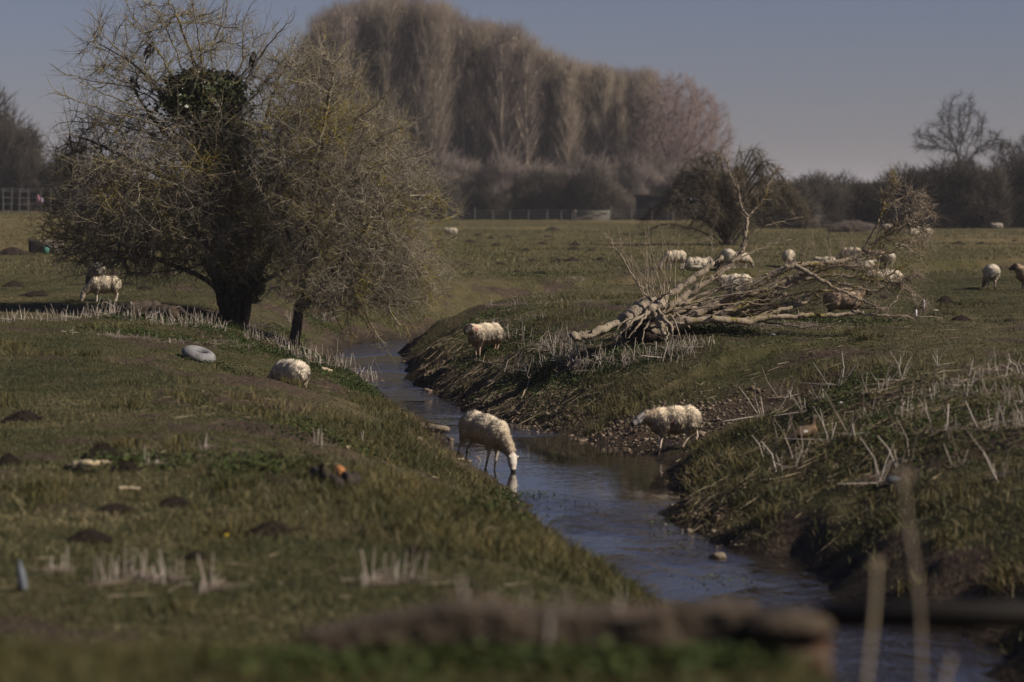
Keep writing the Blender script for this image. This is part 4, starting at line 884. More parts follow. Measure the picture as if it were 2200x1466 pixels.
# ------------------------------------------------------------------ ground cover
def inview(n, y0, y1, m=1.6):
    y = rng.uniform(y0, y1, n); x = rng.uniform(-1, 1, n) * (.2118 * y + m); return x, y
def blades(name, x, y, per, hmin, hmax, w, mat, lean, kind, label, spreadr=.05, tone=None, tonesd=.16):
    x = np.repeat(x, per) + rng.normal(0, spreadr, len(x) * per); y = np.repeat(y, per) + rng.normal(0, spreadr, len(y) * per); n = len(x)
    z = H(x, y) - .008; h = rng.uniform(hmin, hmax, n); az = rng.uniform(0, 6.28, n); L_ = np.abs(rng.normal(0, lean, n)) * h
    ww = w * rng.uniform(.6, 1.3, n); fa = rng.uniform(0, 6.28, n); P = np.stack([x, y, z], 1)
    u = np.stack([np.cos(fa), np.sin(fa), 0 * fa], 1) * ww[:, None] * .5; ld = np.stack([np.cos(az), np.sin(az), 0 * az], 1)
    mid = P + np.stack([0 * h, 0 * h, h * .6], 1) + ld * (L_ * .35)[:, None]; tip = P + np.stack([0 * h, 0 * h, h], 1) + ld * L_[:, None]
    V = np.stack([P - u, P + u, mid + u * .7, mid - u * .7, tip], 1).reshape(-1, 3); b_ = np.arange(n)[:, None] * 5
    t0 = (np.repeat(tone, per) if tone is not None else .4) + rng.normal(0, tonesd, n)
    o = mk(name, V, [b_ + np.array([0, 1, 2, 3]), b_ + np.array([3, 2, 4])], mat, None, False, {'rnd': np.repeat(np.clip(t0, 0, 1), 5)})
    return tag(o, label, 'grass', kind=kind)
def filt(x, y, keep_bare=.25):
    t, s, p = stream(x, y); b_ = bare_mask(x, y); k = (t > .22) & (rng.random(len(x)) > np.clip(b_ * 1.6 - .25, 0, 1 - keep_bare * .3))
    return x[k], y[k]
x, y = inview(165000, 9, 78); x, y = filt(x, y)
tone = .42 + .30 * vnoise(x, y, 2.4, 21) + .16 * vnoise(x, y, .6, 22) + .12 * vnoise(x, y, 9, 23)
blades('short_grass', x, y, 5, .018, .052, .008, M['grass'], .8, 'stuff', 'short grazed turf covering the meadow', .07, tone)
x, y = inview(26000, 78, 230, 4); x, y = filt(x, y); tone = .5 + .2 * vnoise(x, y, 9, 24)
blades('meadow_grass', x, y, 4, .05, .14, .03, M['grass'], .9, 'stuff', 'distant meadow turf running to the hedge', .25, tone)
# long tussocky grass on the banks
LX = []; LY = []
def patch(px, py, rx, ry, n, LXs, LYs):
    c = gp(px, py); LXs.append(c[0] + rng.normal(0, rx, n)); LYs.append(c[1] + rng.normal(0, ry, n))
for px, py, rx, ry, n in [(800, 960, .8, 1.3, 900), (900, 1000, .5, 1.2, 900), (850, 1080, .8, 1.2, 800), (960, 1070, .3, .9, 450), (1020, 1130, .5, 1.0, 500), (1180, 1200, .5, .9, 400), (1330, 1260, .4, .7, 350), (800, 870, .3, .9, 450), (870, 920, .3, .8, 350), (1570, 935, .25, .6, 300), (1520, 1030, .3, .7, 180), (1850, 830, .8, 1, 350), (1700, 940, .8, 1.2, 300), (1600, 1060, .6, 1.2, 260), (1900, 960, 1, 1.4, 300), (2050, 1080, 1, 1.4, 300), (1320, 855, .8, .6, 160), (1360, 870, .4, .5, 220), (900, 690, .6, 1.2, 260), (1160, 690, .8, 1.0, 260), (1300, 640, 1.2, 1.4, 350)]: patch(px, py, rx, ry, n, LX, LY)
blades('verge_grass', rng.uniform(-2.2, 1.0, 7000), rng.uniform(5.6, 9.0, 7000), 5, .02, .075, .006, M['long'], 1.0, 'stuff', 'short rough grass round the foot of the rubble wall', .04)
for _ in range(150):
    y0 = rng.uniform(13, 60); x0 = rng.uniform(-1, 1) * (.2118 * y0 + 1); n_ = int(rng.integers(10, 55)); r0 = rng.uniform(.05, .22); LX.append(x0 + rng.normal(0, r0, n_)); LY.append(y0 + rng.normal(0, r0, n_))
x = np.concatenate(LX); y = np.concatenate(LY); t, s, p = stream(x, y); k = t > .12; x, y = x[k], y[k]
blades('long_grass', x, y, 6, .05, .17, .009, M['long'], 1.1, 'stuff', 'long tussocky grass hanging over the banks', .05, .42 + .28 * vnoise(x, y, .7, 25), .18)
# dark green nettle patches
NX = []; NY = []; 
for px, py, rx, ry, n in [(350, 690, .8, .5, 500), (420, 700, .7, .6, 350), (500, 725, .6, .5, 350), (300, 720, .8, .5, 300), (380, 730, 1.0, .4, 300), (540, 750, .5, .5, 350), (640, 775, .4, .5, 500), (720, 790, .4, .8, 600), (760, 830, .25, .8, 450), (800, 850, .2, .6, 350), (480, 795, .45, .3, 300), (620, 720, .3, .6, 250), (690, 700, .4, .8, 250), (1100, 740, .5, .7, 500), (1060, 745, .3, .5, 250), (1150, 600, 1.2, 1.2, 500), (1230, 590, 1.5, 1.0, 400), (1060, 690, .5, .8, 350), (1200, 775, .5, .6, 500), (1290, 780, .6, .5, 600), (1380, 775, .5, .4, 350), (1150, 800, .5, .6, 350), (1470, 718, .5, .25, 550), (1540, 712, .4, .2, 350), (1440, 700, .3, .2, 200), (1310, 715, .12, .1, 120), (1650, 690, .8, .3, 250), (1800, 695, .8, .3, 300), (1530, 650, .6, .6, 350), (1580, 668, .5, .5, 250), (1840, 830, .4, .4, 260), (1950, 870, .6, .5, 160), (2080, 900, .7, .6, 200), (1760, 880, .4, .4, 140), (1850, 960, .4, .5, 110), (2100, 980, .5, .6, 120), (650, 930, .3, .4, 110), (600, 1010, .25, .35, 110), (520, 1020, .2, .3, 90), (720, 950, .3, .4, 110), (300, 1000, .3, .3, 120), (1100, 1080, .15, .4, 160), (1060, 1110, .2, .4, 140), (700, 1440, .2, .15, 110), (950, 1435, .2, .12, 130), (1200, 1440, .15, .1, 120), (1400, 1445, .12, .1, 110), (1560, 1440, .05, .1, 260), (1740, 740, .8, .5, 120)]: patch(px, py, rx, ry, n, NX, NY)
x = np.concatenate(NX); y = np.concatenate(NY); t, s, p = stream(x, y); k = t > .05; x, y = x[k], y[k]; per = 5
x = np.repeat(x, per) + rng.normal(0, .05, len(x) * per); y = np.repeat(y, per) + rng.normal(0, .05, len(y) * per); n = len(x)
P = np.stack([x, y, H(x, y) + rng.uniform(.01, .17, n) * rng.uniform(.3, 1, n) * np.where(y < 9, .45, 1)], 1); u = nrm(np.stack([rng.normal(0, .6, n), rng.normal(0, .6, n), rng.uniform(.2, 1, n)], 1)); a_, b_ = frames(u); s_ = rng.uniform(.010, .022, n)[:, None]
V = np.stack([P - a_ * s_, P + b_ * s_ * .7 - u * s_ * .2, P + a_ * s_ * 1.2, P - b_ * s_ * .7 - u * s_ * .2], 1).reshape(-1, 3)
tag(mk('nettle_foliage', V, np.arange(4 * n).reshape(-1, 4), M['nettle'], None, False, {'rnd': np.repeat(np.clip(rng.normal(.45, .25, n), 0, 1), 4)}), 'dark green nettle and weed leaves in patches along the banks', 'weeds', kind='stuff')
NX = []; NY = []
for px, py, rx, ry, n in [(1085, 1092, .16, .35, 420), (1060, 1100, .2, .4, 300), (1130, 1065, .12, .2, 90), (1160, 1062, .12, .12, 40), (1200, 1090, .3, .5, 40), (960, 905, .08, .2, 40), (1560, 1245, .25, .2, 60), (1420, 1130, .1, .3, 60)]:
    d_ = pdir(px, py); yy = (ZW - CAMZ) / d_[2] * d_[1]; NX.append(d_[0] / d_[1] * yy + rng.normal(0, rx, n)); NY.append(yy + rng.normal(0, ry, n))
x = np.concatenate(NX); y = np.concatenate(NY); n = len(x); P = np.stack([x, y, np.maximum(H(x, y), ZW) + rng.uniform(.005, .05, n)], 1); u = nrm(np.stack([rng.normal(0, .35, n), rng.normal(0, .35, n), np.ones(n)], 1)); a_, b_ = frames(u); s_ = rng.uniform(.010, .024, n)[:, None]
V = np.stack([P - a_ * s_, P + b_ * s_ * .7, P + a_ * s_, P - b_ * s_ * .7], 1).reshape(-1, 3)
tag(mk('water_weed', V, np.arange(4 * n).reshape(-1, 4), M['nettle'], None, False, {'rnd': np.repeat(np.clip(rng.normal(.6, .25, n), 0, 1), 4)}), 'small green water weed along the muddy stream edge', 'water weed', kind='stuff')
# straw and twig litter
QX = []; QY = []
for px, py, rx, ry, n in [(960, 800, .5, 2.0, 900), (1020, 830, .5, 1.5, 900), (1080, 860, .5, 1.0, 600), (930, 760, .4, 2, 400), (1200, 880, .8, .8, 500), (1130, 800, .7, 1.2, 500), (1700, 900, 1, 1.2, 500), (1900, 870, 1.2, 1.2, 800), (2050, 900, 1.2, 1.5, 800), (1800, 1000, 1, 1.5, 500), (1550, 1050, .5, 1.5, 400), (1250, 760, .8, 1, 400), (1450, 1100, .3, 1.2, 250), (900, 960, .2, .8, 200), (980, 1060, .3, 1.2, 300), (720, 820, .5, 1.2, 250), (600, 900, 1, 1, 250), (1700, 760, 1.5, 1.2, 250), (2000, 700, 2, 1, 200), (1600, 690, 1, .5, 200), (1000, 700, .8, 1.5, 200), (700, 1010, .8, .8, 180), (400, 1250, 1, 1, 120)]: patch(px, py, rx, ry, n, QX, QY)
x = np.concatenate(QX); y = np.concatenate(QY); t, s, p = stream(x, y); k = t > -.02; x, y = x[k], y[k]; n = len(x)
P0 = np.stack([x, y, np.maximum(H(x, y), ZW) + .008], 1); az = rng.uniform(0, 6.28, n); L_ = rng.uniform(.06, .34, n) ** 1.0; dx, dy = np.cos(az) * L_, np.sin(az) * L_
P1 = np.stack([x + dx, y + dy, np.maximum(H(x + dx, y + dy), ZW) + rng.uniform(.008, .05, n)], 1); g = Geo(); spikes(g, P0, P1, rng.uniform(.003, .009, n), np.clip(rng.normal(.5, .28, n), 0, 1))
tag(g.build('straw_litter', M['litter']), 'dead straw and twigs strewn over the banks', 'litter', kind='stuff')
# pebbles
QX = []; QY = []
for px, py, rx, ry, n in [(1300, 925, .8, .5, 500), (1400, 930, .6, .6, 500), (1500, 915, .5, .8, 400), (1560, 890, .6, .8, 300), (1130, 890, .5, .5, 250), (1030, 860, .3, 1.0, 260), (930, 800, .25, 1.5, 220), (1480, 1060, .2, 1.0, 180), (1500, 1140, .25, 1.0, 180), (920, 930, .2, .5, 90), (1040, 1060, .2, .8, 120), (960, 1010, .2, .5, 60), (1200, 905, .5, .4, 240), (870, 760, .3, 2, 120)]: patch(px, py, rx, ry, n, QX, QY)
x = np.concatenate(QX); y = np.concatenate(QY); t, s, p = stream(x, y); k = (t > -.12); x, y = x[k], y[k]; n = len(x)
iv, it_ = ico(1); sc_ = np.exp(rng.normal(-4.1, .5, n)); sh = rng.uniform(.6, 1.3, (n, 1, 3)) * np.array([1, 1, .6]); V = iv[None] * sh * sc_[:, None, None] * (1 + rng.normal(0, .08, (n, len(iv), 1)))
V = (V + np.stack([x, y, np.maximum(H(x, y), ZW - .01) + sc_ * .2], 1)[:, None]).reshape(-1, 3)
T = (it_[None] + (np.arange(n) * len(iv))[:, None, None]).reshape(-1, 3)
tag(mk('pebbles', V, T, M['stone'], None, True, {'rnd': np.repeat(np.clip(rng.normal(.4, .22, n), 0, 1), len(iv))}), 'small stones along the gravelly water edge', 'pebbles', kind='stuff')

# ------------------------------------------------------------------ dry stalk plants (each clump one plant)
def stalk_mesh(seed, n, r, h, lean=.18, fat=.007, bent=.3, flat=.2):
    q = np.random.default_rng(seed); g = Geo(); b = np.stack([q.normal(0, r, n), q.normal(0, r * .6, n), np.full(n, -.05)], 1); L_ = q.uniform(.3, 1, n) * h
    d = nrm(np.stack([q.normal(0, lean, n), q.normal(0, lean, n), np.ones(n)], 1)); t = q.uniform(0, 1, n); ra = fat * q.uniform(.6, 1.3, n)
    m1 = b + d * (L_ * .55)[:, None]; d2 = nrm(d + q.normal(0, 1, (n, 3)) * np.where(q.random((n, 1)) < bent, .38, .08)); e = m1 + d2 * (L_ * .45)[:, None]
    tubes(g, b, m1, ra, ra * .85, 5, t); tubes(g, m1, e, ra * .85, ra * .55, 5, t); tubes(g, e, e + d2 * .002, ra * .55, ra * .05, 5, t)
    br = q.random(n) < .3; k = br.sum()
    if k: tubes(g, m1[br], m1[br] + nrm(d[br] + q.normal(0, .6, (k, 3))) * (L_[br] * .3)[:, None], ra[br] * .6, ra[br] * .3, 4, t[br])
    sk = 20; az = q.uniform(0, 6.28, sk); c0 = np.stack([q.normal(0, r * .7, sk), q.normal(0, r * .45, sk), q.uniform(.0, .03, sk)], 1); dv = np.stack([np.cos(az), np.sin(az), q.normal(0, .08, sk)], 1) * q.uniform(.3, .6, (sk, 1)) * (.4 + 2 * r)
    tubes(g, c0 - dv * .5, c0 + dv * .5, fat * .5, fat * .3, 4, q.uniform(0, .25, sk))
    fl_ = q.random(n) < flat; k = fl_.sum()
    if k:
        az = q.uniform(0, 6.28, k); tubes(g, b[fl_] + np.array([0, 0, .07]), b[fl_] + np.stack([np.cos(az) * L_[fl_], np.sin(az) * L_[fl_], q.uniform(.05, .16, k)], 1), ra[fl_], ra[fl_] * .5, 4, t[fl_])
    return g
ST_T = {}
for key, (n, r, h, lean, fat) in {'tall': (22, .20, .52, .17, .0062), 'mid': (20, .26, .36, .24, .0058), 'low': (18, .30, .22, .32, .0052), 'thin': (5, .05, .62, .34, .0062), 'near': (8, .07, .30, .13, .006)}.items():
    for v in range(3):
        o = stalk_mesh(100 + len(ST_T) * 7, n, r, h, lean, fat, .08 if key == 'near' else .3, .0 if key == 'near' else .2).build('dry_stalk_plant', M['stalk']); o['used'] = 0; ST_T[key, v] = o
cnt = 0
def stalks(key, spots, label, group):
    global cnt
    for px, py in spots:
        t = ST_T[key, cnt % 3]; cnt += 1
        if t['used']: o = t.copy(); COL.objects.link(o)
        else: o = t; t['used'] = 1
        c = gp(px, py); o.location = tuple(c); o.rotation_euler = (random.gauss(0, .05), random.gauss(0, .05), random.uniform(0, 6.28)); s = random.uniform(.75, 1.2); o.scale = (s * 1.1, s * 1.1, s); tag(o, label, 'dead plant', group)
stalks('mid', [(20, 690), (70, 688), (120, 690), (170, 685), (235, 678)], 'sparse pale dead stalks along the dark shadow strip, clear of the lying sheep', 'dead stalks by the shadow strip')
stalks('tall', [(205, 680), (240, 684), (275, 686), (300, 690), (330, 694), (360, 697), (390, 700)], 'thick stand of pale dead stalks before the dark lying sheep', 'dead stalks before the lying sheep')
stalks('tall', [(412, 702), (430, 704), (455, 708)], 'pale dead stalks close beside the ivy-clad hawthorn trunk', 'dead stalks by the hawthorn trunk')
stalks('low', [(210, 720), (240, 722), (300, 728), (350, 735), (420, 738), (470, 735), (500, 745), (560, 735)], 'short broken pale stalks between the tyre and the hawthorn', 'short stalks above the tyre')
stalks('tall', [(540, 730), (562, 728)], 'pale dead stalks between the two hawthorn trunks', 'dead stalks between the trunks')
stalks('tall', [(618, 762), (640, 770), (655, 776), (672, 782)], 'pale dead stalks at the foot of the slender thorn tree', 'dead stalks under the thorn tree')
stalks('mid', [(690, 786), (705, 790), (725, 780), (745, 800), (770, 815), (790, 820)], 'pale dead stalks lining the near edge of the narrow stream', 'dead stalks lining the stream')
stalks('tall', [(628, 690), (690, 690), (700, 685)], 'pale dead stalks on the brown slope beyond the slender thorn tree', 'dead stalks beyond the thorn tree')
stalks('low', [(1090, 660), (1120, 655), (1150, 640), (1180, 630), (1215, 605), (1235, 600), (1130, 690), (1160, 680), (1250, 650), (1200, 650), (1085, 690)], 'scattered pale stalks on the ridge between the stream bend and the torn roots', 'stalks on the ridge')
stalks('mid', [(1075, 735), (1085, 715), (1100, 725)], 'pale dead stalks just behind the black-faced ewe', 'stalks behind the black-faced ewe')
stalks('tall', [(1180, 745), (1195, 755), (1210, 750), (1225, 765), (1240, 755), (1200, 775), (1225, 785), (1250, 780), (1185, 785)], 'crowded pale stalks at the tapered end of the fallen trunk', 'stalks at the trunk end')
stalks('mid', [(1275, 790), (1300, 780), (1320, 770), (1345, 785), (1365, 778), (1400, 770), (1420, 778), (1330, 745), (1150, 800), (1290, 800), (1130, 790)], 'pale dead stalks in the nettles below the torn roots', 'stalks below the roots')
stalks('mid', [(1460, 755), (1478, 750), (1495, 748), (1440, 770)], 'pale leaning stalks beside the bare soil by the torn roots', 'stalks by the bare soil')
stalks('low', [(1560, 705), (1590, 702), (1620, 705), (1680, 700), (1720, 705), (1760, 705), (1800, 700)], 'short pale stalks in front of the boughs lying on the grass', 'stalks before the boughs')
stalks('thin', [(1690, 930), (1730, 890), (1680, 860), (1760, 860), (1800, 830), (1660, 980), (1720, 990), (1780, 950), (1830, 940), (1860, 900), (1640, 900), (1700, 1010), (1900, 830), (1930, 820), (1870, 850)], 'tall loose dead stalks on the slope beside the duck', 'loose stalks near the duck')
stalks('mid', [(2030, 855), (2060, 830), (2100, 850), (2150, 800), (2190, 815), (2170, 870), (1980, 890), (2090, 930), (2185, 920)], 'pale dead stalks crowding the top of the slope beyond the duck', 'stalks on the slope top')
stalks('thin', [(1925, 790), (2020, 790), (1950, 1000), (2060, 1010), (1880, 1040), (2150, 1030)], 'lone tall dead stalk plant on the open shaded slope', 'lone stalks on the slope')
stalks('near', [(440, 965), (680, 960), (780, 960), (330, 1000)], 'pale blurred stalks near the dark molehill and cut log', 'stalks near the cut log')
stalks('near', [(280, 1240), (310, 1245), (340, 1250), (370, 1255), (455, 1265), (120, 1230), (230, 1260)], 'pale blurred stalks in the dark grass by the small litter bottle', 'blurred stalks by the bottle')
stalks('near', [(820, 1245), (850, 1255), (880, 1250), (800, 1255)], 'pale blurred stalks just beyond the rubble wall', 'blurred stalks beyond the wall')
stalks('near', [(1000, 1400), (1180, 1410), (1050, 1395), (1330, 1400)], 'pale blurred stalks standing against the near face of the rubble wall', 'blurred stalks against the wall')

# ------------------------------------------------------------------ molehills
def hill_mesh(seed):
    q = np.random.default_rng(seed); n = 40; V = []; a = np.linspace(0, 2 * np.pi, n, endpoint=False); rings = [(1.1, -.12), (1.0, .02), (.85, .2), (.68, .42), (.48, .68), (.28, .88), (.1, .98)]
    for k_, (r, z) in enumerate(rings):
        lump = 1 + .25 * vnoise(np.cos(a) * 2 + seed, np.sin(a) * 2 + k_ * .3, .6, seed); V.append(np.stack([np.cos(a) * r * lump, np.sin(a) * r * lump * .9, z + q.normal(0, .07, n)], 1))
    V = np.concatenate(V); V = np.concatenate([V, [[0, 0, 1.0]]]); m = len(rings); i_ = np.arange(m - 1)[:, None] * n; k = np.arange(n)[None]; k2 = (k + 1) % n
    Q = np.stack([i_ + k, i_ + k2, i_ + n + k2, i_ + n + k], -1).reshape(-1, 4); T = np.stack([(m - 1) * n + k[0], (m - 1) * n + k2[0], np.full(n, m * n)], 1)
    g = Geo(); g.add(V, quads=Q, tris=T)
    for _ in range(120):                      # crumbs of soil
        iv, it_ = ico(1); an = q.uniform(0, 6.28); rr_ = q.uniform(.2, 1.25); s_ = q.uniform(.03, .09); g.add(iv * s_ + np.array([math.cos(an) * rr_, math.sin(an) * rr_, max(1 - rr_ ** 1.4, 0) * .95]), tris=it_)
    return g.build('molehill', M['soil'], None, True)
MH = [hill_mesh(q) for q in range(4)]; mh = [0]
def molehills(spots, label, group):
    for px, py, wpx, hpx in spots:
        k_ = mh[0]; mh[0] += 1; o = MH[k_] if k_ < 4 else MH[k_ % 4].copy()
        if k_ >= 4: COL.objects.link(o)
        c = gp(px, py); s = wpx / F * c[1] / 2; o.location = tuple(c); o.rotation_euler = (0, 0, random.uniform(0, 6.28)); o.scale = (s, s, max(hpx / F * c[1] * .85, .05)); tag(o, label, 'molehill', group)
molehills([(218, 990, 105, 42)], 'large dark molehill with a pale stick lying in front', None)
molehills([(50, 905, 95, 26)], 'broad brown molehill in the plain grass below the tyre', None)
molehills([(20, 1000, 60, 30), (375, 1085, 75, 20), (270, 1010, 60, 20), (345, 985, 45, 12), (250, 1100, 90, 18), (190, 1160, 90, 24)], 'soft-edged dark molehill around the big one with the stick', 'molehills near the stick')
molehills([(585, 1145, 110, 26), (420, 1205, 70, 24), (890, 1190, 60, 20)], 'blurred dark molehill in the near grass by the dandelion', 'molehills by the dandelion')
molehills([(30, 618, 55, 16), (75, 634, 55, 9), (90, 632, 25, 9), (300, 592, 50, 8), (310, 622, 35, 8), (275, 612, 30, 7)], 'low molehill in the grass around the two sheep beyond the shade strip', 'molehills by the two sheep')
molehills([(1188, 496, 34, 9)], 'isolated dark molehill below the field gate', None)
molehills([(1025, 507, 22, 6), (1055, 514, 20, 7), (1090, 510, 20, 5), (1165, 526, 26, 7), (1235, 527, 24, 8), (1232, 536, 26, 7), (1010, 520, 26, 5), (1130, 540, 20, 6), (1145, 562, 30, 6), (1200, 562, 32, 7), (1230, 560, 34, 7), (1290, 558, 24, 6), (1075, 568, 26, 5), (1000, 570, 26, 5), (1110, 585, 24, 5), (1160, 588, 36, 6), (1270, 540, 24, 6), (1065, 528, 22, 5), (1180, 510, 20, 4), (1345, 505, 30, 4)], 'small dark molehill among many on the open far meadow', 'molehills on the far meadow')
molehills([(2030, 652, 44, 18)], 'dark molehill on the grass between the lone ewe and the drooping twigs', None)
molehills([(2065, 690, 50, 14), (2110, 652, 26, 6), (1895, 640, 26, 6), (2170, 690, 30, 6), (2060, 525, 30, 7), (2110, 525, 20, 6), (2180, 520, 18, 6)], 'low molehill on the quiet grass around the lone ewe', 'molehills around the lone ewe')

# ------------------------------------------------------------------ single things
def tyre(px, py):
    g = Geo(); nu, nv = 56, 16; u = np.arange(nu) * 2 * np.pi / nu; v = np.arange(nv) * 2 * np.pi / nv; U, W = np.meshgrid(u, v, indexing='ij')
    rr_ = .205 + .088 * np.cos(W) * (1 + .12 * np.cos(W) ** 2); tread = np.where(np.cos(W) > .45, .006 * np.sign(np.sin(U * 28 + np.sin(W) * 5)), 0) + .004 * np.sin(W * 9) * (np.abs(np.cos(W)) < .6)
    rr_ = rr_ + tread; Z = .098 * np.sin(W) * (1 - .1 * np.cos(W)); V = np.stack([rr_ * np.cos(U), rr_ * np.sin(U), Z], -1).reshape(-1, 3)
    inner = (np.cos(W) < -.75); i_ = np.arange(nu)[:, None] * nv; i2 = ((np.arange(nu) + 1) % nu)[:, None] * nv; k = np.arange(nv)[None]; k2 = (k + 1) % nv
    g.add(V, quads=np.stack([i_ + k, i2 + k, i2 + k2, i_ + k2], -1).reshape(-1, 4)); o = g.build('tyre', M['tyre'], None, True)
    c = gp(px, py); o.location = (c[0], c[1], c[2] + .10); o.rotation_euler = (R(16), R(12), .4); o.scale = (1.05,) * 3
    return tag(o, 'old grey tyre lying on the grass above the bank', 'tyre')
tyre(427, 775)
# crows
def bird(key, cols, wings=False):
    root = empty(key); v, q, n_ = blend(ell((0, 0, .10), (.16, .075, .08), .5) + ell((.10, 0, .20), (.055, .05, .055)) + cap((.07, 0, .15), (.10, 0, .20), .06, .045, 4) + cap((-.13, 0, .02), (-.30, 0, -.08), .035, .022, 6), .012, 3)
    return root, v, q
def crow(px, py, y, rz, label, tilt=0.0):
    root, v, q = bird('crow', None); mk('body', v, q, M['black'], root, True); g = Geo(); spikes(g, [(.145, 0, .205)], [(.215, 0, .19)], .02); g.build('beak', M['black'], root)
    for s in (-1, 1):
        g = Geo(); tubes(g, [(.0, s * .03, .04)], [(.01, s * .03, -.06)], .007, .006, 5); g.build('leg', M['black'], root)
        iv, it_ = ico(2); mk('wing', iv * np.array([.17, .018, .05]) @ np.array([[.9, 0, .43], [0, 1, 0], [-.43, 0, .9]]) + np.array([-.05, s * .072, .10]), it_, M['black'], root, True)
    p = at(px, py, y); root.location = (p[0], p[1], p[2] + .06); root.rotation_euler = (0, tilt, R(rz)); tag(root, label, 'crow', 'crows perched in the hawthorn'); return root
crow(325, 122, B1[1] - .6, 60, 'black crow perched topmost in the hawthorn against the sky', -.5)
crow(286, 197, B1[1] - .9, 250, 'black crow perched lower in the outer hawthorn branches', -.3)
crow(546, 142, B1[1] - .6, 80, 'black crow half hidden in the twigs on the thorn tree side of the hawthorn', -.6)
root, v, q = bird('crow', None); mk('body', v, q, M['black'], root, True); g = Geo(); spikes(g, [(.145, 0, .205)], [(.215, 0, .19)], .02); g.build('beak', M['black'], root)
for s in (-1, 1):
    g = Geo(); g.add([(.10, s * .05, .13), (-.10, s * .05, .12), (.07, s * .25, .19), (-.12, s * .25, .17), (.0, s * .50, .12), (-.10, s * .46, .10)], quads=[(0, 2, 3, 1), (2, 4, 5, 3)]); o = g.build('wing', M['black'], root)
    md = o.modifiers.new('thick', 'SOLIDIFY'); md.thickness = .02
p = at(1489, 438, 100); root.location = tuple(p); root.rotation_euler = (0, .2, R(200)); root.scale = (1.1,) * 3; tag(root, 'black crow flying low in front of the drooping bush', 'crow')
# duck
root = empty('duck'); v, q, n_ = blend(ell((0, 0, .13), (.20, .10, .09), -.12) + ell((.12, 0, .14), (.10, .09, .085)) + cap((.15, 0, .19), (.17, 0, .30), .05, .042, 6) + ell((.185, 0, .315), (.058, .045, .047)) + cap((-.16, 0, .10), (-.32, 0, .07), .06, .018, 7), .011, 3)
c_ = np.tile(np.array((.11, .075, .045)), (len(v), 1)); c_[v[:, 0] > .10] = (.13, .08, .045); c_[(v[:, 2] > .24)] = (.07, .05, .035); c_[(np.abs(v[:, 0] + .0) < .03) & (np.abs(v[:, 2] - .15) < .016)] = (.45, .42, .38); c_[v[:, 0] < -.15] = (.05, .035, .03)
mk('body', v, q, M['duck'], root, True, None, c_ * (1 + .3 * n3(v, .03, 5)[:, None])); g = Geo(); iv, it_ = ico(2); g.add(iv * np.array([.04, .022, .011]) + np.array([.255, 0, .305]), tris=it_); g.build('beak', M['darkbark'], root, True)
for s in (-1, 1):
    g = Geo(); tubes(g, [(.0, s * .04, .07)], [(.01, s * .045, -.03)], .010, .008, 5); g.build('leg', M['orange'], root)
c = gp(1728, 940); root.location = (c[0], c[1], c[2] - .045); root.rotation_euler = (0, -.12, R(18)); root.scale = (.88,) * 3; tag(root, 'brown duck sitting among the dead stalks on the slope', 'duck')
# person behind the fence
Yp = 215; xp = X(84, Yp); zp = gz(xp, Yp)
root = empty('person', (xp, Yp, zp), R(200), 'person in a pink jacket walking behind the wire fence', 'person')
prims = ell((0, 0, 1.60), (.095, .08, .115)) + cap((0, 0, 1.42), (0, 0, 1.52), .055, .05, 4) + ell((0, 0, 1.18), (.12, .18, .26)) + ell((0, 0, .95), (.13, .17, .14))
for s in (-1, 1):
    prims += cap((.0, s * .20, 1.36), (.03, s * .25, 1.10), .055, .042) + cap((.03, s * .25, 1.10), (.14, s * .22, .90), .042, .032) + ell((.17, s * .22, .86), (.05, .025, .04))
    prims += cap((0, s * .09, .92), (s * .12, s * .09, .50), .085, .058) + cap((s * .12, s * .09, .50), (s * .16 - .06, s * .09, .08), .055, .04) + cap((s * .16 - .07, s * .09, .05), (s * .16 + .10, s * .09, .03), .042, .034, 5)
v, q, n_ = blend(prims, .022, 4); mk('body', v, q, M['face'], root, True)
jk = ell((0, 0, 1.17), (.15, .215, .31)) + cap((0, 0, 1.40), (0, 0, 1.46), .10, .085, 3)
for s in (-1, 1): jk += cap((.0, s * .21, 1.36), (.03, s * .26, 1.10), .075, .062) + cap((.03, s * .26, 1.10), (.12, s * .23, .93), .06, .05)
v, q, n_ = blend(jk, .025, 4); mk('jacket', v, q, M['pink'], root, True); tr = ell((0, 0, .90), (.145, .185, .12))
for s in (-1, 1): tr += cap((0, s * .09, .92), (s * .12, s * .09, .50), .10, .075) + cap((s * .12, s * .09, .50), (s * .16 - .06, s * .09, .12), .072, .058)
v, q, n_ = blend(tr, .025, 4); mk('trousers', v, q, M['cloth'], root, True); v, q, n_ = blend(ell((-.02, 0, 1.65), (.108, .095, .10)) + ell((-.06, 0, 1.56), (.07, .09, .10)), .02, 3); mk('hair', v, q, M['hair'], root, True)
v, q, n_ = blend(ell((0, 0, .22), (.12, .16, .22)) + cap((0, -.08, .40), (0, .08, .40), .03, .03), .02, 3); o = mk('bag', v, q, M['lilac'], None, True); o.location = (X(92, Yp), Yp - .1, zp + .86); tag(o, 'pale lilac bag carried beside the pink jacket', 'bag')
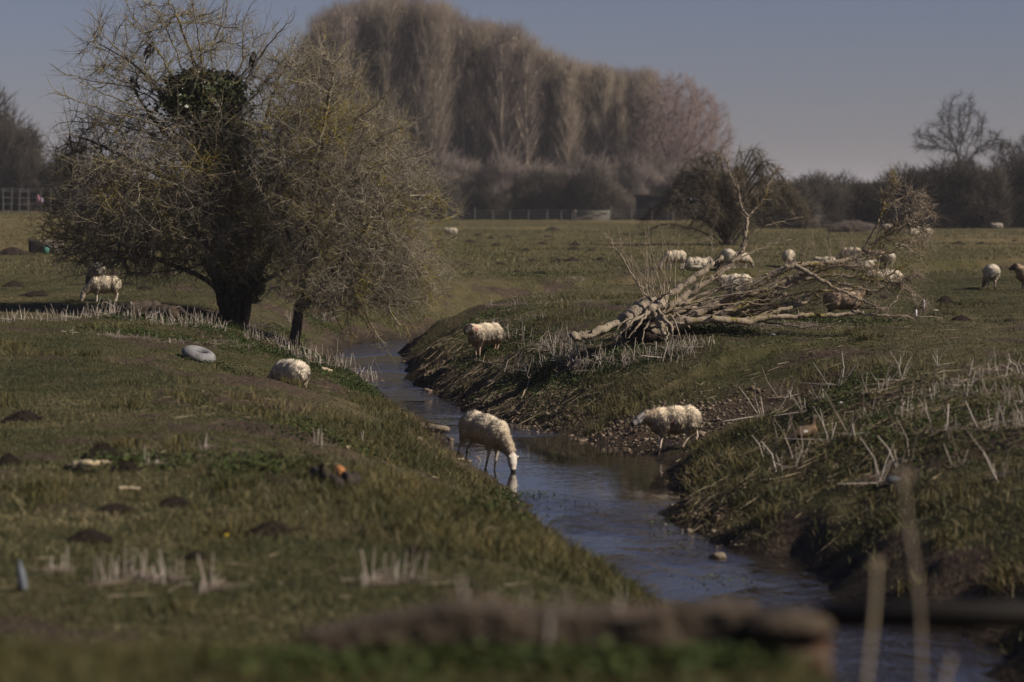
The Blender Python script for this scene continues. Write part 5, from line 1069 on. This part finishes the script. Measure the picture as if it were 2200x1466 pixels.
# wire fence
Yf = 205; f_ = empty('wire_fence', (X(90, Yf), Yf, gz(X(90, Yf), Yf)), 0, 'tall wire fence with thin grey posts before the dark trees', 'fence'); tops = []
for px in [-30, 8, 25, 42, 62, 90, 110, 140, 168, 200, 235, 270]:
    Y = Yf + (px % 7) * .2; x_ = X(px, Y); z_ = gz(x_, Y); q = (x_ - f_.location.x, Y - Yf, z_ - f_.location.z); g = Geo(); tubes(g, [(q[0], q[1], q[2] - .2)], [(q[0] + (.12 if px in (25, 42) else .02), q[1], q[2] + 2.15)], .055, .05, 7); g.build('post', M['post'], f_); tops.append(q)
for hz in (.25, .8, 1.35, 1.9, 2.1):
    g = Geo(); P = np.array(tops) + np.array([0, 0, hz]); tubes(g, P[:-1], P[1:], .014, .014, 4); g.build('wire', M['wire'], f_)
# gate and posts by the far hedge
Yg = 262.0; gx = X(1272, Yg); gt_ = empty('field_gate', (gx, Yg, gz(gx, Yg)), R(-4), 'pale wooden five-bar gate at the far side of the meadow', 'gate'); wg = 72 / F * Yg / 2; hg = 19 / F * Yg
for k_ in range(5): g = Geo(); box(g, (0, 0, .12 + k_ * (hg - .12) / 4), (2 * wg, .05, .10)); g.build('rail', M['gate'], gt_)
for x_ in (-wg, wg): g = Geo(); box(g, (x_, .06, hg / 2), (.14, .14, hg + .35)); g.build('post', M['gate'], gt_)
g = Geo(); tubes(g, [(-wg, -.05, .15)], [(wg, -.05, hg - .02)], .05, .05, 5); g.build('brace', M['gate'], gt_)
hf = empty('stock_fence', (X(1100, Yg), Yg, gz(X(1100, Yg), Yg)), 0, 'low stock fence of thin posts running along the far hedge', 'fence'); tops = []
for px in [960, 1020, 1058, 1095, 1135, 1175, 1205, 1230, 1312, 1356, 1400, 1445]:
    x_ = X(px, Yg + 1); q = (x_ - hf.location.x, 1.0, gz(x_, Yg + 1) - hf.location.z); g = Geo(); tubes(g, [(q[0], q[1], q[2] - .2)], [(q[0], q[1], q[2] + (1.5 if px in (1020, 1312, 1356) else 1.15))], .08, .07, 6); g.build('post', M['post'], hf); tops.append(q)
for hz in (.4, .75, 1.1):
    g = Geo(); P = np.array(tops) + np.array([0, 0, hz]); tubes(g, P[:-1], P[1:], .014, .014, 4); g.build('wire', M['wire'], hf)
# dark shed in the hedge
Ys = 268; x_ = X(1408, Ys); sd_ = empty('shed', (x_, Ys, gz(x_, Ys)), 0, 'black low shed between the hedge and the drooping bush', 'shed')
g = Geo(); box(g, (0, 0, 1.3), (4.2, 3, 2.6)); g.build('wall', M['shed'], sd_); g = Geo(); box(g, (0, 0, 2.72), (4.6, 3.5, .18)); g.build('roof', M['shed'], sd_); g = Geo(); box(g, (.8, -1.53, 1.0), (1.0, .05, 1.9)); g.build('door', M['beam'], sd_)
# trough, bucket, earth bank on the left
c = gp(102, 542); kx = c[1] / F; tr_ = empty('water_trough', tuple(c), R(3), 'brown concrete trough with a dark end post beyond the hawthorn twigs', 'trough'); w2 = 66 * kx; h2 = 26 * kx
g = Geo(); box(g, (0, -.3, h2 / 2), (w2, .08, h2), bev=.01); box(g, (0, .3, h2 / 2), (w2, .08, h2), bev=.01); box(g, (-w2 / 2 + .04, 0, h2 / 2), (.08, .52, h2)); box(g, (w2 / 2 - .04, 0, h2 / 2), (.08, .52, h2)); box(g, (0, 0, .05), (w2 - .16, .52, .1)); g.build('basin', M['concrete'], tr_)
g = Geo(); box(g, (-w2 / 2 - .07, -.1, h2 * .58), (.10, .12, h2 * 1.16)); g.build('post', M['beam'], tr_)
c = gp(102, 545); bk = empty('bucket', (c[0], c[1] - .3, c[2]), 0, 'green plastic bucket standing against the trough', 'bucket'); g = Geo(); chain(g, [(0, 0, 0), (0, 0, .15), (0, 0, .30)], [.10, .125, .15], 16); g.build('body', M['bucket'], bk, True); g = Geo(); a_ = np.linspace(0, np.pi, 12); P = np.stack([.155 * np.cos(a_), 0 * a_, .30 + .13 * np.sin(a_)], 1); tubes(g, P[:-1], P[1:], .006, .006, 5); g.build('handle', M['wire'], bk)
molehills([(28, 548, 80, 18)], 'long brown earth heap beside the concrete trough', None)
# pale rubble ditch by the drooping bush
for k_, (px, py, w_) in enumerate([(1830, 500, 60), (1775, 490, 50)]):
    c = gp(px, py); t = BR[k_]; o = copy_tree(t, tuple(c), .3, (w_ / F * c[1] / 4.5, .3, .16 - .03 * k_), 'low pale bramble mound in the meadow beyond the fallen tree', 'pale bramble mounds')
    o['category'] = 'bush'
c = gp(1735, 490); copy_tree(BR[0], tuple(c), 1.0, (.33, .25, .32), 'squat tan bramble bush beside the drooping bush', 'pale bramble mounds')['category'] = 'bush'
# stones
def rock(px, py, s, label, seed, z=None, group=None):
    iv, it_ = ico(3); v = iv * np.array([1.2, .9, .7]) * (1 + .45 * n3(iv, .8, seed) + .22 * n3(iv, .35, seed + 3))[:, None]; o = mk('rock', v * s, it_, M['rock'], None, True); c = gp(px, py); o.location = (c[0], c[1], (c[2] if z is None else z) + s * .25); tag(o, label, 'rock', group)
rock(938, 930, .14, 'tan boulder at the water edge behind the drinking ewe', 2); rock(905, 915, .06, 'small pale stone on the mud above the tan boulder', 3); rock(900, 948, .06, 'flat brown stone in the mud below the tan boulder', 6)
rock(917, 846, .05, 'small pale stone standing out of the narrow stream', 4, ZW); rock(1543, 1252, .07, 'mossy stone breaking the water just beyond the wall', 5, ZW); rock(1482, 1145, .05, 'reddish stone in the muddy edge opposite the long grass', 7)
# branches and sticks on the ground
def stick(pts, r0, r1, mat, label, name='dead_branch', lift=.02, snag=2, cat='branch'):
    q = []
    for px, py, *u_ in pts: c = gp(px, py); q.append((c[0], c[1], c[2] + lift + (u_[0] if u_ else 0)))
    o3 = np.array(q); q = spline(o3 - o3[0], 6); q[1:-1] += rng.normal(0, .008, (len(q) - 2, 3)); g = Geo(); chain(g, q, np.linspace(r0, r1, len(q)), 7, .6, .18, len(label))
    for k_ in range(snag): i_ = rng.integers(2, len(q) - 1); e = nrm(rng.normal(0, 1, 3) + np.array([0, 0, .5])); tubes(g, [q[i_]], [q[i_] + e * rng.uniform(.06, .2)], [r1 * .8], [r1 * .4], 5, .5)
    o = g.build(name, mat, None, True); o.location = tuple(o3[0]); return tag(o, label, cat)
stick([(1010, 775), (1050, 783), (1100, 792)], .018, .010, M['driftwood'], 'pale bent branch lying below the black-faced ewe')
stick([(1118, 862), (1130, 845, .05), (1138, 828, .12)], .014, .008, M['driftwood'], 'short pale stick propped up on the slope below the nettles')
stick([(1182, 820), (1210, 803), (1235, 785)], .020, .012, M['deadwood'], 'grey branch lying aslant among the stalks below the trunk end')
stick([(1360, 780), (1390, 776), (1402, 768)], .016, .010, M['deadwood'], 'brown branch lying in the nettles below the roots')
stick([(945, 850), (985, 835), (1060, 815)], .016, .010, M['deadwood'], 'long grey stick lying along the litter bank')
stick([(690, 795), (712, 802)], .045, .04, M['driftwood'], 'stubby pale block of wood above the stalk-lined stream edge', 'wood_block', .03, 0, 'wood')
stick([(155, 1004), (200, 1003), (240, 998)], .035, .018, M['driftwood'], 'pale peeled stick lying in front of the big molehill', snag=0)
stick([(140, 1008), (175, 1018), (205, 1022)], .022, .012, M['darkbark'], 'dark stick crossing the end of the pale peeled one')
stick([(255, 1057), (300, 1055)], .02, .012, M['driftwood'], 'brown stick in the grass below the pale peeled one', snag=0)
stick([(745, 965), (770, 960), (800, 955)], .014, .008, M['driftwood'], 'thin pale branch lying above the tussocks')
stick([(1005, 1130), (1030, 1140), (1072, 1145)], .022, .012, M['driftwood'], 'brown branch lying at the near muddy edge of the pool')
stick([(985, 990), (1010, 994), (1040, 998)], .016, .012, M['driftwood'], 'straight pale stick behind the hooves of the drinking ewe')
lg = stick([(675, 1025), (700, 1040), (728, 1052)], .05, .06, M['darkbark'], 'dark log with raw orange broken wood in the grass', 'log', .05, 1, 'log')
g = Geo(); q = spline(np.array([(0, 0, .02), (.03, -.12, .0), (.07, -.22, -.05)]), 5); chain(g, q, np.linspace(.045, .05, len(q)), 8, .5, .25, 3); o = g.build('broken_end', M['orange'], lg, True); o.location = (.22, -.06, 0)
stump = stick([(738, 1050), (762, 1052)], .085, .075, M['darkbark'], 'short dark round of wood beside the orange broken log', 'log', .06, 2, 'log')
# scraps
def scrap(name, px, py, s, mat, label, cat, up=0.0, seed=1):
    iv, it_ = ico(2); v = iv * np.array(s) * (1 + .45 * n3(iv, .6, seed))[:, None]; o = mk(name, v, it_, mat, None, True); c = gp(px, py) if not up else at(px, py, up); o.location = (c[0], c[1], c[2] + s[2] * .8); tag(o, label, cat)
scrap('wool_tuft', 1985, 664, (.02, .02, .09), M['white'], 'wisp of white wool hanging from the outermost drooping twig', 'wool', FB[1], 2); scrap('wool_tuft', 1968, 680, (.02, .02, .07), M['white'], 'wisp of white wool caught just inside the hanging outer one', 'wool', FB[1] - .2, 3)
scrap('wool_tuft', 1806, 872, (.035, .03, .018), M['white'], 'scrap of white wool on the stalk slope above the duck', 'wool', 0, 4); scrap('wool_tuft', 1660, 722, (.05, .04, .02), M['white'], 'scrap of white wool on the open grass below the boughs', 'wool', 0, 5); scrap('wool_tuft', 2010, 668, (.06, .04, .015), M['white'], 'flat scrap of white wool on the grass by the dark molehill', 'wool', 0, 6)
scrap('plastic_scrap', 1920, 1042, (.09, .06, .05), M['pale'], 'crumpled whitish plastic on the shaded slope behind the tall blurred stem', 'litter', 0, 7)
c = gp(50, 1270); bt_ = empty('bottle', tuple(c), 0, 'pale bluish bottle standing in the dark near grass', 'bottle'); g = Geo(); chain(g, [(0, 0, 0), (0, 0, .02), (0, 0, .15), (0, 0, .20), (0, 0, .23)], [.03, .036, .036, .018, .014], 14); g.build('body', M['pale'], bt_, True); g = Geo(); chain(g, [(0, 0, .231), (0, 0, .25)], [.017, .017], 12); g.build('cap', M['pale'], bt_); bt_.scale = (.8,) * 3; bt_.rotation_euler = (.12, -.1, 0)
c = gp(485, 1172); dn = empty('dandelion', tuple(c), 0, 'single yellow dandelion in the near grass', 'flower'); g = Geo(); tubes(g, [(0, 0, -.02)], [(0, 0, .06)], .003, .003, 5); g.build('stem', M['nettle'], dn); g = Geo(); a_ = np.linspace(0, 6.28, 40); spikes(g, np.tile([0, 0, .06], (40, 1)), np.stack([.024 * np.cos(a_), .024 * np.sin(a_), .068 + .008 * np.sin(a_ * 5)], 1), .004); g.build('petals', M['yellow'], dn)
# ------------------------------------------------------------------ wall, pier and beam in front
YW = 7.2
x0, x1 = X(640, YW), X(1635, YW); tw = CAMZ - (1300 - 430) / F * (YW + .18)
def rough_box(name, label, x0, x1, y0, y1, z0, z1, mat, amp, seed, cat, step=.05):
    nx_ = max(int((x1 - x0) / step), 2); ny_ = max(int((y1 - y0) / step), 2); nz_ = max(int((z1 - z0) / step), 2); g = Geo(); bm = bmesh.new(); bmesh.ops.create_grid(bm, x_segments=1, y_segments=1, size=1); bm.free()
    def face(o, du, dv, a, b_):
        u, v = np.meshgrid(np.linspace(0, 1, a + 1), np.linspace(0, 1, b_ + 1), indexing='ij'); P = np.array(o) + u[..., None] * np.array(du) + v[..., None] * np.array(dv); i_ = np.arange(a)[:, None] * (b_ + 1) + np.arange(b_)[None]
        Q = np.stack([i_, i_ + b_ + 1, i_ + b_ + 2, i_ + 1], -1).reshape(-1, 4); return P.reshape(-1, 3), Q
    for fc in [face((x0, y0, z0), (x1 - x0, 0, 0), (0, 0, z1 - z0), nx_, nz_), face((x0, y1, z0), (0, 0, z1 - z0), (x1 - x0, 0, 0), nz_, nx_), face((x0, y0, z1), (x1 - x0, 0, 0), (0, y1 - y0, 0), nx_, ny_), face((x0, y0, z0), (0, 0, z1 - z0), (0, y1 - y0, 0), nz_, ny_), face((x1, y0, z0), (0, y1 - y0, 0), (0, 0, z1 - z0), ny_, nz_)]:
        P, Q = fc; nn = np.stack([n3(P, .13, seed), n3(P, .13, seed + 4), n3(P, .13, seed + 8)], -1); mid = np.array([(x0 + x1) / 2, (y0 + y1) / 2, z0]); big = np.stack([0 * P[:, 0], 0 * P[:, 0], n3(P, .6, seed + 2)], -1)
        ed = np.minimum.reduce([P[:, 0] - x0, x1 - P[:, 0], z1 - P[:, 2] + .0]); rd = np.clip(.04 - np.maximum(z1 - P[:, 2], 0), 0, .04)
        P[:, 2] -= (P[:, 2] - z0) / (z1 - z0) * .07 * np.clip(1 - (P[:, 0] - x0) / .5, 0, 1); P = P + nn * amp + big * amp * (P[:, 2:3] > z0 + .1); g.add(P, quads=Q)
    o = g.build(name, mat, None, True); return tag(o, label, cat)
rough_box('rubble_wall', 'low blurred wall of rough mortared rubble across the near grass', x0, x1, YW, YW + .20, .75, tw, M['mortar_wall'], .022, 5, 'wall', .025)
px0, px1 = X(1608, YW - .1), X(1802, YW - .1); pt = CAMZ - (1312 - 430) / F * (YW + .17)
pr_ = empty('brick_pier', ((px0 + px1) / 2, YW, 0), 0, 'squat red brick pier with a worn mortar cap at the end of the rubble wall', 'pier'); wpi = px1 - px0
g = Geo(); box(g, (0, .05, (pt - .05 - 1.6) / 2), (wpi * .96, .24, pt - .05 + 1.6), bev=.010); o = g.build('brick_shaft', M['brick'], pr_); g = Geo(); box(g, (0, .05, pt - .025), (wpi, .28, .05), bev=.012); o = g.build('mortar_cap', M['mortar_wall'], pr_, True)
bz = CAMZ - (1326 - 430) / F * (YW + .1); bx0, bx1 = px1 - .03, px1 + 1.3
bm_o = empty('beam', ((bx0 + bx1) / 2, YW + .08, bz), 0, 'dark horizontal beam running over the stream from the brick pier', 'beam'); g = Geo(); box(g, (0, 0, 0), (bx1 - bx0, .07, .078), bev=.012); g.build('timber', M['beam'], bm_o); g = Geo(); box(g, ((bx1 - bx0) / 2 - .12, 0, -.85), (.09, .09, 1.6), bev=.01); g.build('post', M['beam'], bm_o)
# the two tall blurred stems and the small one
def stem(pts, y, r0, r1, label, mat, knob=0.0):
    P = np.array([at(px, py, y) for px, py in pts]); gr0 = gz(P[0][0], P[0][1]); P = np.vstack([[P[0][0], P[0][1], gr0 - .05], P]); q = spline(P - P[0], 6); g = Geo(); chain(g, q, np.linspace(r0, r1, len(q)), 8, .6, .15, 2); o = empty('hogweed_stalk', tuple(P[0]), 0, label, 'dead plant'); g.build('stem', mat, o, True)
    if knob:
        g = Geo(); rr_ = np.random.default_rng(3); e = q[-1]; d_ = nrm(rr_.normal(0, 1, (26, 3)) + np.array([0, 0, .9])); tubes(g, np.tile(e, (26, 1)), e + d_ * knob, .004, .003, 4, rr_.random(26)); iv, it_ = ico(1)
        for dd in d_: g.add(iv * knob * .22 + e + dd * knob, tris=it_)
        g.build('seed_head', mat, o)
stem([(1858, 1500), (1868, 1400), (1878, 1300), (1882, 1215)], 6.6, .0065, .006, 'pale thick dead stalk standing blurred before the dark beam', M['driftwood'], .016)
stem([(1978, 1500), (1975, 1300), (1950, 1120), (1938, 1030)], 6.9, .0065, .0045, 'tall brown dead stem with a ragged head, blurred before the slope', M['deadwood'], .03)
stem([(2030, 1520), (2036, 1440), (2044, 1412)], 6.5, .007, .006, 'short pale broken stalk blurred over the shaded water', M['stalk'])
# ------------------------------------------------------------------ air
m = bpy.data.materials.new('air'); m.use_nodes = True; nt = m.node_tree; nt.nodes.remove(nt.nodes['Principled BSDF'])
pv = nd(nt, 'VolumePrincipled', {'Color': rgb((.82, .80, .84)), 'Density': .00022, 'Anisotropy': .0}); nt.links.new(pv.outputs[0], nt.nodes['Material Output'].inputs['Volume'])
g = Geo(); box(g, (0, 2690, 21), (5700, 5900, 54)); tag(g.build('haze', m), 'thin pale air over the whole meadow', 'haze', kind='stuff')
